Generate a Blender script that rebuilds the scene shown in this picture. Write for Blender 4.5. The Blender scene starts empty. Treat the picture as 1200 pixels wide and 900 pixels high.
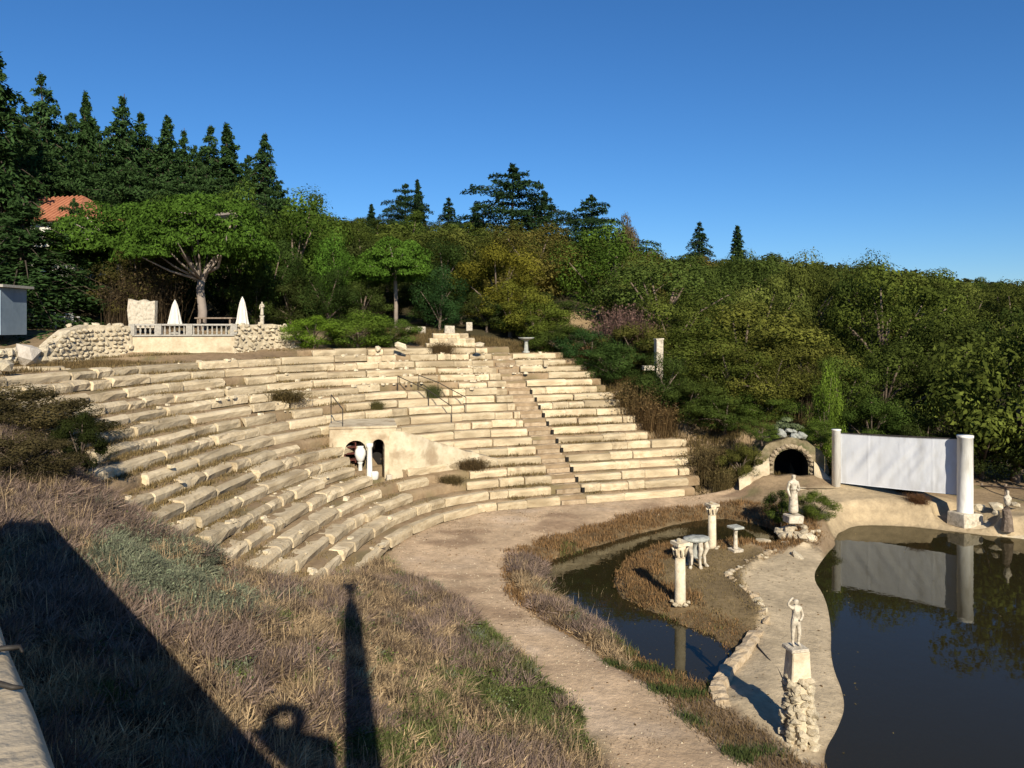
import bpy, bmesh, math, random
import numpy as np
from mathutils import Vector, Matrix

C = bpy.context.scene
COL = C.collection
random.seed(7)
RNG = np.random.default_rng(11)
PI = math.pi
rad = math.radians

# ------------------------------------------------------------------ camera, world, sun
CZ = 7.2            # eye height above the orchestra floor
FPX, HZ = 900.0, 382.0
cam = bpy.data.cameras.new('camera')
cam.sensor_width = 36.0
cam.lens = 27.0
cam.shift_y = (HZ - 450.0) / 1200.0
cam.clip_start = 0.05
cam.clip_end = 6000.0
cam_o = bpy.data.objects.new('camera', cam)
cam_o.location = (0, 0, CZ)
cam_o.rotation_euler = (PI / 2, 0, 0)
COL.objects.link(cam_o)
C.camera = cam_o

SUN_EL, SUN_AZ = 30.0, 13.0      # sun behind the camera, a little to the right
S = Vector((math.sin(rad(SUN_AZ)) * math.cos(rad(SUN_EL)), -math.cos(rad(SUN_AZ)) * math.cos(rad(SUN_EL)), math.sin(rad(SUN_EL))))
world = bpy.data.worlds.new('World')
C.world = world
world.use_nodes = True
wn = world.node_tree
bg = wn.nodes['Background']
sky = wn.nodes.new('ShaderNodeTexSky')
sky.sky_type = 'NISHITA'
sky.sun_disc = False
sky.sun_elevation = rad(SUN_EL)
sky.sun_rotation = rad(180 - SUN_AZ)
sky.altitude = 0
sky.air_density = 1.0
sky.dust_density = 0.0
sky.ozone_density = 10.0
hsv = wn.nodes.new('ShaderNodeHueSaturation')
hsv.inputs['Saturation'].default_value = 1.07
wn.links.new(sky.outputs[0], hsv.inputs['Color'])
wn.links.new(hsv.outputs[0], bg.inputs['Color'])
bg.inputs['Strength'].default_value = 0.08
sl = bpy.data.lights.new('sun', 'SUN')
sl.energy = 5.0
sl.angle = rad(0.5)
sl.color = (1.0, 0.91, 0.75)
so = bpy.data.objects.new('sun', sl)
so.rotation_euler = S.to_track_quat('Z', 'Y').to_euler()
so.location = (20, -40, 60)
COL.objects.link(so)
C.view_settings.view_transform = 'Standard'
C.view_settings.look = 'None'
C.view_settings.exposure = 0.50
C.view_settings.gamma = 1.0
C.cycles.max_bounces = 6
C.cycles.transparent_max_bounces = 8

# ------------------------------------------------------------------ helpers
def G(x, y, z=0.0):
    """photo pixel -> world point on the level z"""
    d = FPX * (CZ - z) / (y - HZ)
    return ((x - 600) / FPX * d, d, z)

def Dp(x, y, d):
    return ((x - 600) / FPX * d, d, CZ - (y - HZ) / FPX * d)

def tag(o, label=None, cat=None, group=None, kind=None):
    if label: o['label'] = label
    if cat: o['category'] = cat
    if group: o['group'] = group
    if kind: o['kind'] = kind
    return o

def empty(name, loc, label=None, cat=None, group=None, rz=0.0):
    o = bpy.data.objects.new(name, None)
    o.empty_display_size = 0.2
    o.location = loc
    o.rotation_euler = (0, 0, rz)
    COL.objects.link(o)
    return tag(o, label, cat, group)

def link(name, me, mat=None, parent=None, loc=None, rz=None, scale=None):
    o = bpy.data.objects.new(name, me)
    COL.objects.link(o)
    if mat and not me.materials: me.materials.append(mat)
    if parent: o.parent = parent
    if loc is not None: o.location = loc
    if rz is not None: o.rotation_euler = (0, 0, rz)
    if scale is not None: o.scale = scale
    return o

def npmesh(name, V, F, smooth=False, tint=None, col=None):
    """V (n,3), F (m,k) with constant k, or a list of faces"""
    me = bpy.data.meshes.new(name)
    if isinstance(F, np.ndarray):
        k = F.shape[1]
        m = len(F)
        me.vertices.add(len(V)); me.vertices.foreach_set('co', np.asarray(V, np.float32).ravel())
        me.loops.add(m * k); me.loops.foreach_set('vertex_index', F.astype(np.int32).ravel())
        me.polygons.add(m)
        me.polygons.foreach_set('loop_start', np.arange(0, m * k, k, dtype=np.int32))
        me.polygons.foreach_set('loop_total', np.full(m, k, np.int32))
        me.update(calc_edges=True)
    else:
        me.from_pydata([tuple(v) for v in V], [], F)
    me.polygons.foreach_set('use_smooth', np.full(len(me.polygons), smooth, bool))
    if tint is not None:
        a = me.attributes.new('tint', 'FLOAT', 'FACE'); a.data.foreach_set('value', np.asarray(tint, np.float32))
    if col is not None:
        a = me.attributes.new('col', 'FLOAT_COLOR', 'POINT')
        a.data.foreach_set('color', np.concatenate([col, np.ones((len(col), 1))], 1).astype(np.float32).ravel())
    me.update()
    return me

class MB:
    def __init__(s): s.v = []; s.f = []
    def add(s, V, F):
        n = len(s.v); s.v += [tuple(p) for p in V]; s.f += [tuple(i + n for i in f) for f in F]; return s
    def box(s, c, d, rz=0.0, jit=0.0, taper=1.0, rx=0.0):
        hx, hy, hz = d[0] / 2, d[1] / 2, d[2] / 2
        V = []
        for z in (-hz, hz):
            t = taper if z > 0 else 1.0
            for x, y in ((-hx, -hy), (hx, -hy), (hx, hy), (-hx, hy)):
                p = Vector((x * t + random.uniform(-jit, jit), y * t + random.uniform(-jit, jit), z + random.uniform(-jit, jit)))
                if rx: p = Matrix.Rotation(rx, 3, 'X') @ p
                p = Matrix.Rotation(rz, 3, 'Z') @ p
                V.append(p + Vector(c))
        return s.add(V, [(3, 2, 1, 0), (4, 5, 6, 7), (0, 1, 5, 4), (1, 2, 6, 5), (2, 3, 7, 6), (3, 0, 4, 7)])
    def tube(s, pts, rs, n=8, cap=True):
        pts = [Vector(p) for p in pts]
        if not hasattr(rs, '__len__'): rs = [rs] * len(pts)
        V, F = [], []
        for i, p in enumerate(pts):
            t = (pts[min(i + 1, len(pts) - 1)] - pts[max(i - 1, 0)]).normalized()
            u = t.cross(Vector((0.31, 0.2, 1.0)) if abs(t.z) < 0.95 else Vector((1, 0, 0))).normalized()
            w = t.cross(u)
            for j in range(n):
                a = 2 * PI * j / n
                V.append(p + (u * math.cos(a) + w * math.sin(a)) * rs[i])
        for i in range(len(pts) - 1):
            for j in range(n):
                F.append((i * n + j, i * n + (j + 1) % n, (i + 1) * n + (j + 1) % n, (i + 1) * n + j))
        if cap:
            F.append(tuple(range(n))[::-1]); F.append(tuple((len(pts) - 1) * n + j for j in range(n)))
        return s.add(V, F)
    def lathe(s, prof, c=(0, 0, 0), n=16, flute=0.0):
        V, F = [], []
        for r, z in prof:
            for j in range(n):
                a = 2 * PI * j / n
                rr = r * (1 - flute * (j % 2))
                V.append((c[0] + rr * math.cos(a), c[1] + rr * math.sin(a), c[2] + z))
        for i in range(len(prof) - 1):
            for j in range(n):
                F.append((i * n + j, i * n + (j + 1) % n, (i + 1) * n + (j + 1) % n, (i + 1) * n + j))
        F.append(tuple(range(n))[::-1]); F.append(tuple((len(prof) - 1) * n + j for j in range(n)))
        return s.add(V, F)
    def mesh(s, name, smooth=False):
        me = npmesh(name, s.v, s.f, smooth)
        return me
    def build(s, name, mat, parent=None, loc=None, smooth=False, bevel=0.0):
        me = s.mesh(name, smooth)
        if bevel:
            bm = bmesh.new(); bm.from_mesh(me)
            bmesh.ops.bevel(bm, geom=list(bm.edges), offset=bevel, segments=1, affect='EDGES')
            bm.to_mesh(me); bm.free()
        return link(name, me, mat, parent, loc)

# ------------------------------------------------------------------ materials
def mat_new(name):
    m = bpy.data.materials.new(name); m.use_nodes = True
    nt = m.node_tree
    return m, nt, nt.nodes['Principled BSDF'], nt.nodes.new, nt.links.new

def noise_mat(name, c1, c2, scale=4.0, rough=0.9, bump=0.3, bscale=None, c3=None, s3=0.6, w3=0.5, rand=0.0, coord='Object', metallic=0.0, spec=0.2, bdist=0.05, stretch=None):
    m, nt, b, N, L = mat_new(name)
    tc = N('ShaderNodeTexCoord')
    src = tc.outputs[coord]
    if coord == 'World':
        pass
    if stretch:
        mp = N('ShaderNodeMapping'); mp.inputs['Scale'].default_value = stretch; L(src, mp.inputs[0]); src = mp.outputs[0]
    if rand:
        oi = N('ShaderNodeObjectInfo')
        ad = N('ShaderNodeVectorMath'); ad.operation = 'ADD'
        sc = N('ShaderNodeVectorMath'); sc.operation = 'SCALE'; sc.inputs[0].default_value = (37, 71, 13)
        L(oi.outputs['Random'], sc.inputs['Scale']); L(src, ad.inputs[0]); L(sc.outputs[0], ad.inputs[1]); src = ad.outputs[0]
    n1 = N('ShaderNodeTexNoise'); n1.inputs['Scale'].default_value = scale; n1.inputs['Detail'].default_value = 8; n1.inputs['Roughness'].default_value = 0.65
    L(src, n1.inputs['Vector'])
    r1 = N('ShaderNodeValToRGB'); r1.color_ramp.elements[0].position = 0.3; r1.color_ramp.elements[1].position = 0.7
    r1.color_ramp.elements[0].color = (*c1, 1); r1.color_ramp.elements[1].color = (*c2, 1)
    L(n1.outputs['Fac'], r1.inputs[0])
    out = r1.outputs[0]
    if c3:
        n3 = N('ShaderNodeTexNoise'); n3.inputs['Scale'].default_value = s3; n3.inputs['Detail'].default_value = 5
        L(src, n3.inputs['Vector'])
        r3 = N('ShaderNodeValToRGB'); r3.color_ramp.elements[0].position = 0.5; r3.color_ramp.elements[1].position = 0.66
        r3.color_ramp.elements[1].color = (w3, w3, w3, 1); r3.color_ramp.elements[0].color = (0, 0, 0, 1)
        L(n3.outputs['Fac'], r3.inputs[0])
        mx = N('ShaderNodeMix'); mx.data_type = 'RGBA'; L(r3.outputs[0], mx.inputs[0]); L(out, mx.inputs[6]); mx.inputs[7].default_value = (*c3, 1)
        out = mx.outputs[2]
    if rand:
        hs = N('ShaderNodeHueSaturation')
        mr = N('ShaderNodeMapRange'); mr.inputs[3].default_value = 1 - rand; mr.inputs[4].default_value = 1 + rand
        L(oi.outputs['Random'], mr.inputs[0]); L(mr.outputs[0], hs.inputs['Value']); L(out, hs.inputs['Color']); out = hs.outputs[0]
    L(out, b.inputs['Base Color'])
    b.inputs['Roughness'].default_value = rough
    b.inputs['Metallic'].default_value = metallic
    b.inputs['Specular IOR Level'].default_value = spec
    if bump:
        n2 = N('ShaderNodeTexNoise'); n2.inputs['Scale'].default_value = bscale or scale * 3; n2.inputs['Detail'].default_value = 6
        L(src, n2.inputs['Vector'])
        bp = N('ShaderNodeBump'); bp.inputs['Strength'].default_value = bump; bp.inputs['Distance'].default_value = bdist
        L(n2.outputs['Fac'], bp.inputs['Height']); L(bp.outputs[0], b.inputs['Normal'])
    return m

def leaf_mat(name, dark, light, transl=0.25, obj_color=True):
    """leaf colour from a per-leaf tint, multiplied by the object's own colour"""
    m, nt, b, N, L = mat_new(name)
    at = N('ShaderNodeAttribute'); at.attribute_name = 'tint'
    rp = N('ShaderNodeValToRGB'); rp.color_ramp.elements[0].color = (*dark, 1); rp.color_ramp.elements[1].color = (*light, 1)
    L(at.outputs['Fac'], rp.inputs[0])
    out = rp.outputs[0]
    if obj_color:
        oi = N('ShaderNodeObjectInfo')
        mx = N('ShaderNodeMix'); mx.data_type = 'RGBA'; mx.blend_type = 'MULTIPLY'; mx.inputs[0].default_value = 1.0
        L(out, mx.inputs[6]); L(oi.outputs['Color'], mx.inputs[7]); out = mx.outputs[2]
    d = N('ShaderNodeBsdfDiffuse'); t = N('ShaderNodeBsdfTranslucent'); mix = N('ShaderNodeMixShader'); mix.inputs[0].default_value = transl
    L(out, d.inputs[0]); L(out, t.inputs[0]); L(d.outputs[0], mix.inputs[1]); L(t.outputs[0], mix.inputs[2])
    L(mix.outputs[0], nt.nodes['Material Output'].inputs['Surface'])
    nt.nodes.remove(b)
    return m

M = {}
M['stone'] = noise_mat('seat limestone', (0.37, 0.285, 0.17), (0.66, 0.55, 0.37), 3.2, bump=0.7, bscale=9, c3=(0.20, 0.145, 0.08), s3=1.6, w3=0.65, rand=0.2)
M['stone_pale'] = noise_mat('pale rubble limestone', (0.40, 0.33, 0.22), (0.66, 0.57, 0.41), 5, bump=0.6, bscale=12, c3=(0.25, 0.20, 0.13), s3=2.0, w3=0.4, rand=0.18)
M['tread'] = noise_mat('earth on treads', (0.17, 0.115, 0.062), (0.36, 0.26, 0.155), 1.6, bump=0.5, bscale=9, c3=(0.10, 0.09, 0.035), s3=0.8, w3=0.6)
M['step'] = noise_mat('brown stair stone', (0.24, 0.17, 0.10), (0.46, 0.36, 0.24), 4, bump=0.4, bscale=14, rand=0.2)
M['plaster'] = noise_mat('cream plaster', (0.42, 0.34, 0.22), (0.62, 0.53, 0.37), 2.4, bump=0.5, bscale=9, c3=(0.28, 0.20, 0.12), s3=1.6, w3=0.7)
M['pink_plaster'] = noise_mat('pinkish plaster', (0.45, 0.33, 0.24), (0.60, 0.50, 0.38), 2, bump=0.25, bscale=10)
M['marble'] = noise_mat('weathered white marble', (0.40, 0.34, 0.25), (0.64, 0.57, 0.45), 7, bump=0.5, bscale=22, c3=(0.17, 0.15, 0.11), s3=6, w3=0.6)
M['cream_marble'] = noise_mat('cream column stone', (0.52, 0.43, 0.29), (0.70, 0.61, 0.45), 7, bump=0.3, bscale=20, c3=(0.30, 0.23, 0.13), s3=4, w3=0.4)
M['grey_stone'] = noise_mat('mottled grey stone', (0.20, 0.21, 0.18), (0.46, 0.46, 0.41), 8, bump=0.6, bscale=16)
M['white'] = noise_mat('white painted plaster', (0.66, 0.64, 0.58), (0.80, 0.78, 0.73), 3, rough=0.6, bump=0.12, c3=(0.42, 0.38, 0.31), s3=2.4, w3=.5, stretch=(2.2, 2.2, .45))
M['cloth'] = noise_mat('grey white sheeting', (0.47, 0.48, 0.50), (0.57, 0.58, 0.60), 1.2, rough=0.55, bump=0.2, bscale=5, spec=0.4, c3=(0.36, 0.35, 0.33), s3=1.6, w3=.45, stretch=(1.5, 1.5, .5))
M['fabric'] = noise_mat('white parasol cloth', (0.56, 0.52, 0.45), (0.72, 0.68, 0.60), 5, bump=0.2)
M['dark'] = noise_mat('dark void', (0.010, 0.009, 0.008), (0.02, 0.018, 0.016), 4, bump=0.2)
M['iron'] = noise_mat('dark iron', (0.03, 0.028, 0.025), (0.06, 0.05, 0.04), 12, rough=0.6, bump=0.1, metallic=0.3)
M['balu'] = noise_mat('grey cast balusters', (0.26, 0.24, 0.20), (0.42, 0.39, 0.33), 12, bump=0.2)
M['red'] = noise_mat('dark red paint', (0.06, 0.018, 0.014), (0.12, 0.04, 0.03), 8, bump=0.2)
M['roof'] = noise_mat('terracotta roof', (0.27, 0.10, 0.055), (0.40, 0.17, 0.09), 2.5, bump=0.4, bscale=10, stretch=(1, 1, 1))
M['render'] = noise_mat('white house render', (0.62, 0.58, 0.50), (0.76, 0.72, 0.64), 0.8, bump=0.15)
M['shed'] = noise_mat('blue grey painted board', (0.16, 0.21, 0.25), (0.24, 0.30, 0.34), 1.5, bump=0.1)
M['wood'] = noise_mat('weathered wood', (0.14, 0.10, 0.07), (0.30, 0.24, 0.18), 6, bump=0.4, bscale=20)
M['bark'] = noise_mat('grey brown bark', (0.09, 0.065, 0.045), (0.22, 0.17, 0.13), 6, bump=0.8, bscale=14)
M['dark_bark'] = noise_mat('dark conifer bark', (0.04, 0.03, 0.022), (0.09, 0.07, 0.05), 6, bump=0.6)
M['pale_bark'] = noise_mat('pale pine bark', (0.20, 0.16, 0.13), (0.38, 0.32, 0.27), 5, bump=0.8, bscale=10)
M['parapet'] = noise_mat('weathered parapet render', (0.38, 0.30, 0.19), (0.56, 0.46, 0.32), 3.0, bump=0.5, bscale=22, c3=(0.26, 0.22, 0.17), s3=1.6, w3=0.4, bdist=0.02)
M['plastic'] = noise_mat('white plastic chair', (0.70, 0.70, 0.68), (0.80, 0.80, 0.78), 3, rough=0.5, bump=0)
M['rubber'] = noise_mat('black rubber', (0.012, 0.012, 0.012), (0.03, 0.03, 0.03), 6, rough=0.6, bump=0)
M['quay'] = noise_mat('sandy cream retaining wall', (0.42, 0.34, 0.22), (0.60, 0.51, 0.36), 2.2, bump=0.5, bscale=8, c3=(0.28, 0.22, 0.13), s3=1.4, w3=0.45)
M['leaf'] = leaf_mat('tree leaves', (0.40, 0.42, 0.38), (1.35, 1.3, 1.1), 0.22)
M['blade'] = leaf_mat('dry stems', (0.45, 0.45, 0.45), (1.4, 1.35, 1.25), 0.25)

# ground: zone colour by vertex, grain by noise
def ground_mat():
    m, nt, b, N, L = mat_new('earth')
    at = N('ShaderNodeAttribute'); at.attribute_name = 'col'
    tc = N('ShaderNodeTexCoord')
    n1 = N('ShaderNodeTexNoise'); n1.inputs['Scale'].default_value = 3.0; n1.inputs['Detail'].default_value = 10; n1.inputs['Roughness'].default_value = 0.75
    L(tc.outputs['Object'], n1.inputs['Vector'])
    mr = N('ShaderNodeMapRange'); mr.inputs[1].default_value = 0.25; mr.inputs[2].default_value = 0.75; mr.inputs[3].default_value = 0.62; mr.inputs[4].default_value = 1.35
    L(n1.outputs['Fac'], mr.inputs[0])
    n3 = N('ShaderNodeTexNoise'); n3.inputs['Scale'].default_value = 0.55; n3.inputs['Detail'].default_value = 6
    L(tc.outputs['Object'], n3.inputs['Vector'])
    mr3 = N('ShaderNodeMapRange'); mr3.inputs[1].default_value = 0.3; mr3.inputs[2].default_value = 0.7; mr3.inputs[3].default_value = 0.8; mr3.inputs[4].default_value = 1.18
    L(n3.outputs['Fac'], mr3.inputs[0])
    mu = N('ShaderNodeMath'); mu.operation = 'MULTIPLY'; L(mr.outputs[0], mu.inputs[0]); L(mr3.outputs[0], mu.inputs[1])
    vm = N('ShaderNodeVectorMath'); vm.operation = 'SCALE'; L(at.outputs['Color'], vm.inputs[0]); L(mu.outputs[0], vm.inputs['Scale'])
    L(vm.outputs[0], b.inputs['Base Color'])
    b.inputs['Roughness'].default_value = 0.95; b.inputs['Specular IOR Level'].default_value = 0.1
    n2 = N('ShaderNodeTexNoise'); n2.inputs['Scale'].default_value = 7; n2.inputs['Detail'].default_value = 10; n2.inputs['Roughness'].default_value = 0.7
    L(tc.outputs['Object'], n2.inputs['Vector'])
    bp = N('ShaderNodeBump'); bp.inputs['Strength'].default_value = 0.6; bp.inputs['Distance'].default_value = 0.08
    L(n2.outputs['Fac'], bp.inputs['Height']); L(bp.outputs[0], b.inputs['Normal'])
    return m
M['earth'] = ground_mat()

def water_mat():
    m, nt, b, N, L = mat_new('pond water')
    nt.nodes.remove(b)
    tr = N('ShaderNodeBsdfTransparent'); tr.inputs[0].default_value = (0.46, 0.37, 0.20, 1)
    gl = N('ShaderNodeBsdfGlossy'); gl.inputs['Roughness'].default_value = 0.02; gl.inputs[0].default_value = (0.80, 0.80, 0.74, 1)
    fr = N('ShaderNodeFresnel'); fr.inputs['IOR'].default_value = 1.36
    mx = N('ShaderNodeMixShader')
    tc = N('ShaderNodeTexCoord')
    n = N('ShaderNodeTexNoise'); n.inputs['Scale'].default_value = 2.2; n.inputs['Detail'].default_value = 3
    L(tc.outputs['Object'], n.inputs['Vector'])
    bp = N('ShaderNodeBump'); bp.inputs['Strength'].default_value = 0.02; bp.inputs['Distance'].default_value = 0.1
    L(n.outputs['Fac'], bp.inputs['Height'])
    for q in (gl, fr): L(bp.outputs[0], q.inputs['Normal'])
    df = N('ShaderNodeBsdfDiffuse'); df.inputs[0].default_value = (0.044, 0.036, 0.015, 1)
    mk = N('ShaderNodeMixShader'); mk.inputs[0].default_value = 0.45
    L(tr.outputs[0], mk.inputs[1]); L(df.outputs[0], mk.inputs[2])
    L(fr.outputs[0], mx.inputs[0]); L(mk.outputs[0], mx.inputs[1]); L(gl.outputs[0], mx.inputs[2])
    L(mx.outputs[0], nt.nodes['Material Output'].inputs['Surface'])
    return m
M['water'] = water_mat()

# ------------------------------------------------------------------ theatre plan
W = -0.36                                    # water level
NT, RISE, RUN = 19, 0.32, 0.60
ctrl = np.array([(-4.9, 14.5), (-4.75, 17), (-4.45, 21), (-4.05, 24.2), (-3.4, 26.6), (-2.4, 28.4), (-1.0, 29.75), (1, 30.55), (4, 31.5), (8, 32.75), (11, 33.7)])
def catmull(P, n=40):
    out = []
    Q = np.vstack([2 * P[0] - P[1], P, 2 * P[-1] - P[-2]])
    for i in range(1, len(Q) - 2):
        for t in np.linspace(0, 1, n, endpoint=False):
            a, b_, c, d = Q[i - 1], Q[i], Q[i + 1], Q[i + 2]
            out.append(0.5 * ((2 * b_) + (c - a) * t + (2 * a - 5 * b_ + 4 * c - d) * t * t + (3 * b_ - a - 3 * c + d) * t ** 3))
    out.append(P[-1])
    return np.array(out)
P0 = catmull(ctrl)
seg = np.r_[0, np.cumsum(np.linalg.norm(np.diff(P0, axis=0), axis=1))]
SL = seg[-1]
SS = np.arange(0, SL, 0.1)
P0 = np.stack([np.interp(SS, seg, P0[:, 0]), np.interp(SS, seg, P0[:, 1])], 1)
T0 = np.gradient(P0, axis=0)
kern = np.exp(-np.linspace(-2, 2, 31) ** 2); kern /= kern.sum()
T0 = np.stack([np.convolve(np.pad(T0[:, i], 15, 'edge'), kern, 'valid') for i in (0, 1)], 1)
T0 /= np.linalg.norm(T0, axis=1)[:, None]
N0 = np.stack([-T0[:, 1], T0[:, 0]], 1)      # outward (left of travel = away from the orchestra)
def row_pt(s, o):
    p = np.array([np.interp(s, SS, P0[:, i]) for i in (0, 1)]); n = np.array([np.interp(s, SS, N0[:, i]) for i in (0, 1)])
    n /= np.linalg.norm(n, axis=0)
    return p + o * n
def cavea(XY):
    """(s, offset) of points in the frame of the inner edge"""
    s = np.zeros(len(XY)); o = np.zeros(len(XY))
    for a in range(0, len(XY), 4000):
        q = XY[a:a + 4000]
        d2 = ((q[:, None, :] - P0[None]) ** 2).sum(2)
        i = d2.argmin(1)
        s[a:a + 4000] = SS[i]
        o[a:a + 4000] = ((q - P0[i]) * N0[i]).sum(1)
    return s, o
def s_near(x, y): return SS[((P0 - np.array([x, y])) ** 2).sum(1).argmin()]
S_STAIR = s_near(2.55, 31.0)

# ------------------------------------------------------------------ plan polygons (world, from ground levels)
def poly(px, z): return np.array([G(x, y, z)[:2] for x, y in px])
moat = poly([(626, 674), (640, 660), (672, 648), (705, 638), (760, 622), (800, 612), (850, 607), (900, 617), (922, 632), (905, 643), (870, 640), (835, 640), (790, 640), (755, 647), (735, 660),
             (722, 676), (724, 694), (742, 708), (775, 722), (815, 738), (846, 750), (860, 766), (852, 786), (832, 805), (796, 794), (752, 772), (705, 742), (662, 716), (638, 696)], W)
pond = poly([(972, 640), (958, 656), (946, 676), (962, 700), (968, 735), (966, 775), (984, 820), (975, 850), (955, 880), (960, 920), (1010, 1010), (1500, 1010), (1700, 700), (1500, 650), (1200, 632), (1100, 619), (1000, 612), (980, 622)], W)
shelf = poly([(938, 641), (905, 655), (868, 676), (872, 694), (895, 716), (888, 748), (862, 775), (836, 816), (862, 836), (905, 862), (940, 905), (958, 890), (982, 850), (992, 820), (974, 775), (976, 735), (970, 700), (955, 676), (968, 652), (950, 640)], W + 0.05)
island = poly([(722, 672), (740, 655), (790, 640), (850, 640), (905, 645), (868, 672), (868, 694), (893, 714), (884, 744), (850, 748), (800, 735), (735, 705)], -0.14)
path = np.vstack([poly([(452, 655), (478, 676), (520, 700), (560, 728), (610, 775), (655, 820), (690, 860), (715, 905), (760, 1000), (960, 1010), (905, 900), (850, 868), (812, 836), (760, 792), (690, 755), (630, 715), (598, 680), (592, 655), (622, 632), (700, 612), (780, 598), (850, 594), (868, 586)], 0.0), row_pt(np.array([SL - 0.2, SL - 3, S_STAIR, S_STAIR - 4, S_STAIR - 8]), 0.2).T])

def chaikin(P):
    for _ in range(2):
        N_ = np.roll(P, -1, 0); P = np.stack([.75 * P + .25 * N_, .25 * P + .75 * N_], 1).reshape(-1, 2)
    return P
moat, pond, shelf, island = map(chaikin, (moat, pond, shelf, island))
def sdist(Q, P):
    """signed distance to a closed polygon, negative inside"""
    A = P; B = np.roll(P, -1, 0)
    best = np.full(len(Q), 1e9); ins = np.zeros(len(Q), bool)
    for a, b_ in zip(A, B):
        e = b_ - a; w = Q - a
        t = np.clip((w @ e) / (e @ e + 1e-9), 0, 1)
        best = np.minimum(best, np.hypot(*(w - t[:, None] * e).T))
        c = ((a[1] > Q[:, 1]) != (b_[1] > Q[:, 1])) & (Q[:, 0] < e[0] * (Q[:, 1] - a[1]) / (e[1] + 1e-12) + a[0])
        ins ^= c
    return np.where(ins, -best, best)
def sstep(a, b, x):
    t = np.clip((x - a) / (b - a), 0, 1); return t * t * (3 - 2 * t)

# ------------------------------------------------------------------ terrain
cp = []
for (x, y, z) in [(720, 905, 0), (690, 850, 0), (600, 762, 0.05), (540, 712, 0.05), (480, 678, 0.05), (450, 664, 0.25), (650, 690, 0), (600, 620, 0), (700, 600, 0), (850, 590, 0.1), (800, 577, 0),
                  (850, 900, -0.1), (760, 800, -0.05), (800, 850, -0.08), (870, 860, -0.3), (830, 830, -0.25), (900, 880, -0.25), (1000, 905, -0.3), (700, 640, 0), (820, 690, 0.15), (780, 670, 0.15), (880, 655, 0.1), (940, 600, 0.15), (870, 580, 0.2),
                  (640, 880, 0.35), (560, 800, 0.5), (500, 735, 0.55), (430, 690, 0.75), (600, 905, 0.75),
                  (450, 905, 1.6), (300, 905, 2.4), (150, 905, 3.2), (450, 770, 1.25), (330, 780, 2.1), (250, 850, 2.5), (200, 720, 3.1), (100, 720, 3.9), (0, 700, 4.3), (0, 610, 4.5), (330, 690, 1.6), (230, 640, 2.5), (100, 620, 3.7), (390, 665, 1.0),
                  (0, 500, 5.0), (60, 545, 4.1), (0, 440, 5.7), (-100, 480, 5.5), (60, 475, 5.2), (1000, 590, 0.42), (1110, 600, 0.2), (1135, 606, 0.05), (1090, 592, .45), (1200, 605, 0.45), (970, 575, 0.5), (1300, 640, 0.4)]:
    cp.append(G(x, y, z))
for k in (2, 5, 8, 11, 14, 17):                         # banks at both ends of the seats
    p = row_pt(3.4, k * RUN + 0.3); cp.append((p[0], p[1], RISE * (k + 1) + 0.25))
    p = row_pt(1.0, k * RUN + 0.3); cp.append((p[0], p[1], RISE * (k + 1) + 0.7))
    p = row_pt(S_STAIR + 5.5, k * RUN + 0.3); cp.append((p[0], p[1], RISE * (k + 1) + 0.1))
    p = row_pt(S_STAIR + 8.0, k * RUN + 0.3); cp.append((p[0], p[1], RISE * (k + 1) * 0.95 + 0.3))
for s_ in (6, 9, 12, 15, 18, 21):
    p = row_pt(s_, 11.6); cp.append((p[0], p[1], 5.6)); p = row_pt(s_, 13.0); cp.append((p[0], p[1], 5.62)); p = row_pt(s_, 5.0); cp.append((p[0], p[1], 2.4)); p = row_pt(s_, 0.1); cp.append((p[0], p[1], 0.0))
cp += [(-20, 32.8, 5.5), (-17.5, 34.3, 5.55), (-15.7, 35.6, 5.6), (-13, 36.3, 5.65), (-11, 37, 5.8), (-24, 30, 6.0), (-30, 24, 6.2), (-21, 29, 5.7), (-17, 26, 5.5), (-9.5, 40, 6.0), (-5, 42.5, 6.0), (-13, 40.5, 6.8), (-17, 38.5, 6.8), (-20, 37.5, 6.8), (-26, 36, 6.8), (-14, 46, 6.9), (-24, 46, 7.0), (-4, 45, 6.5), (1, 46, 6.6), (5, 47, 6.4),
       (-20, 60, 8.0), (-40, 60, 9.5), (-40, 85, 13), (0, 62, 8.2), (4, 66, 9.2), (10, 60, 6.3), (8, 44, 4.2), (14, 45, 2.2), (20, 42, 1.2), (30, 40, 0.8), (45, 40, 1.0), (30, 60, 3.0), (20, 60, 4.2),
       (50, 70, 3.5), (20, 100, 9), (0, 100, 14), (-30, 120, 19), (-70, 110, 22), (50, 130, 8), (90, 130, 5.5), (20, 160, 16), (100, 220, 12), (180, 220, 9), (0, 250, 28), (-120, 250, 36), (250, 350, 16), (100, 450, 28), (300, 700, 30), (-200, 600, 60), (500, 500, 24),
       (0, -3, 5.6), (4, 2, 1.8), (-6, 2, 4.6), (-3, 3, 4.0), (0, 4, 2.4), (4, 6, 0.9), (8, 3, 0.2), (8, 8, -0.2), (12, 5, -0.4), (25, 5, 0), (45, 15, 0.3), (-15, 5, 5.6), (-14, 12, 5.4), (-30, 5, 6), (40, 28, 0.4), (-60, 20, 8), (60, -20, 1), (-30, -20, 6), (10, -20, 3), (300, 50, 4), (-300, 100, 30), (16, 34.2, 0.9), (12, 35.5, 2.6), (9.5, 34.5, 1.2), (14.2, 36, 2.2)]
cp = np.array(cp)
A = np.hypot(cp[:, None, 0] - cp[None, :, 0], cp[:, None, 1] - cp[None, :, 1])
n_ = len(cp)
K = np.zeros((n_ + 1, n_ + 1)); K[:n_, :n_] = A - np.eye(n_) * 0.15; K[n_, :n_] = 1; K[:n_, n_] = 1
wts = np.linalg.solve(K, np.r_[cp[:, 2], 0])
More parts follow.
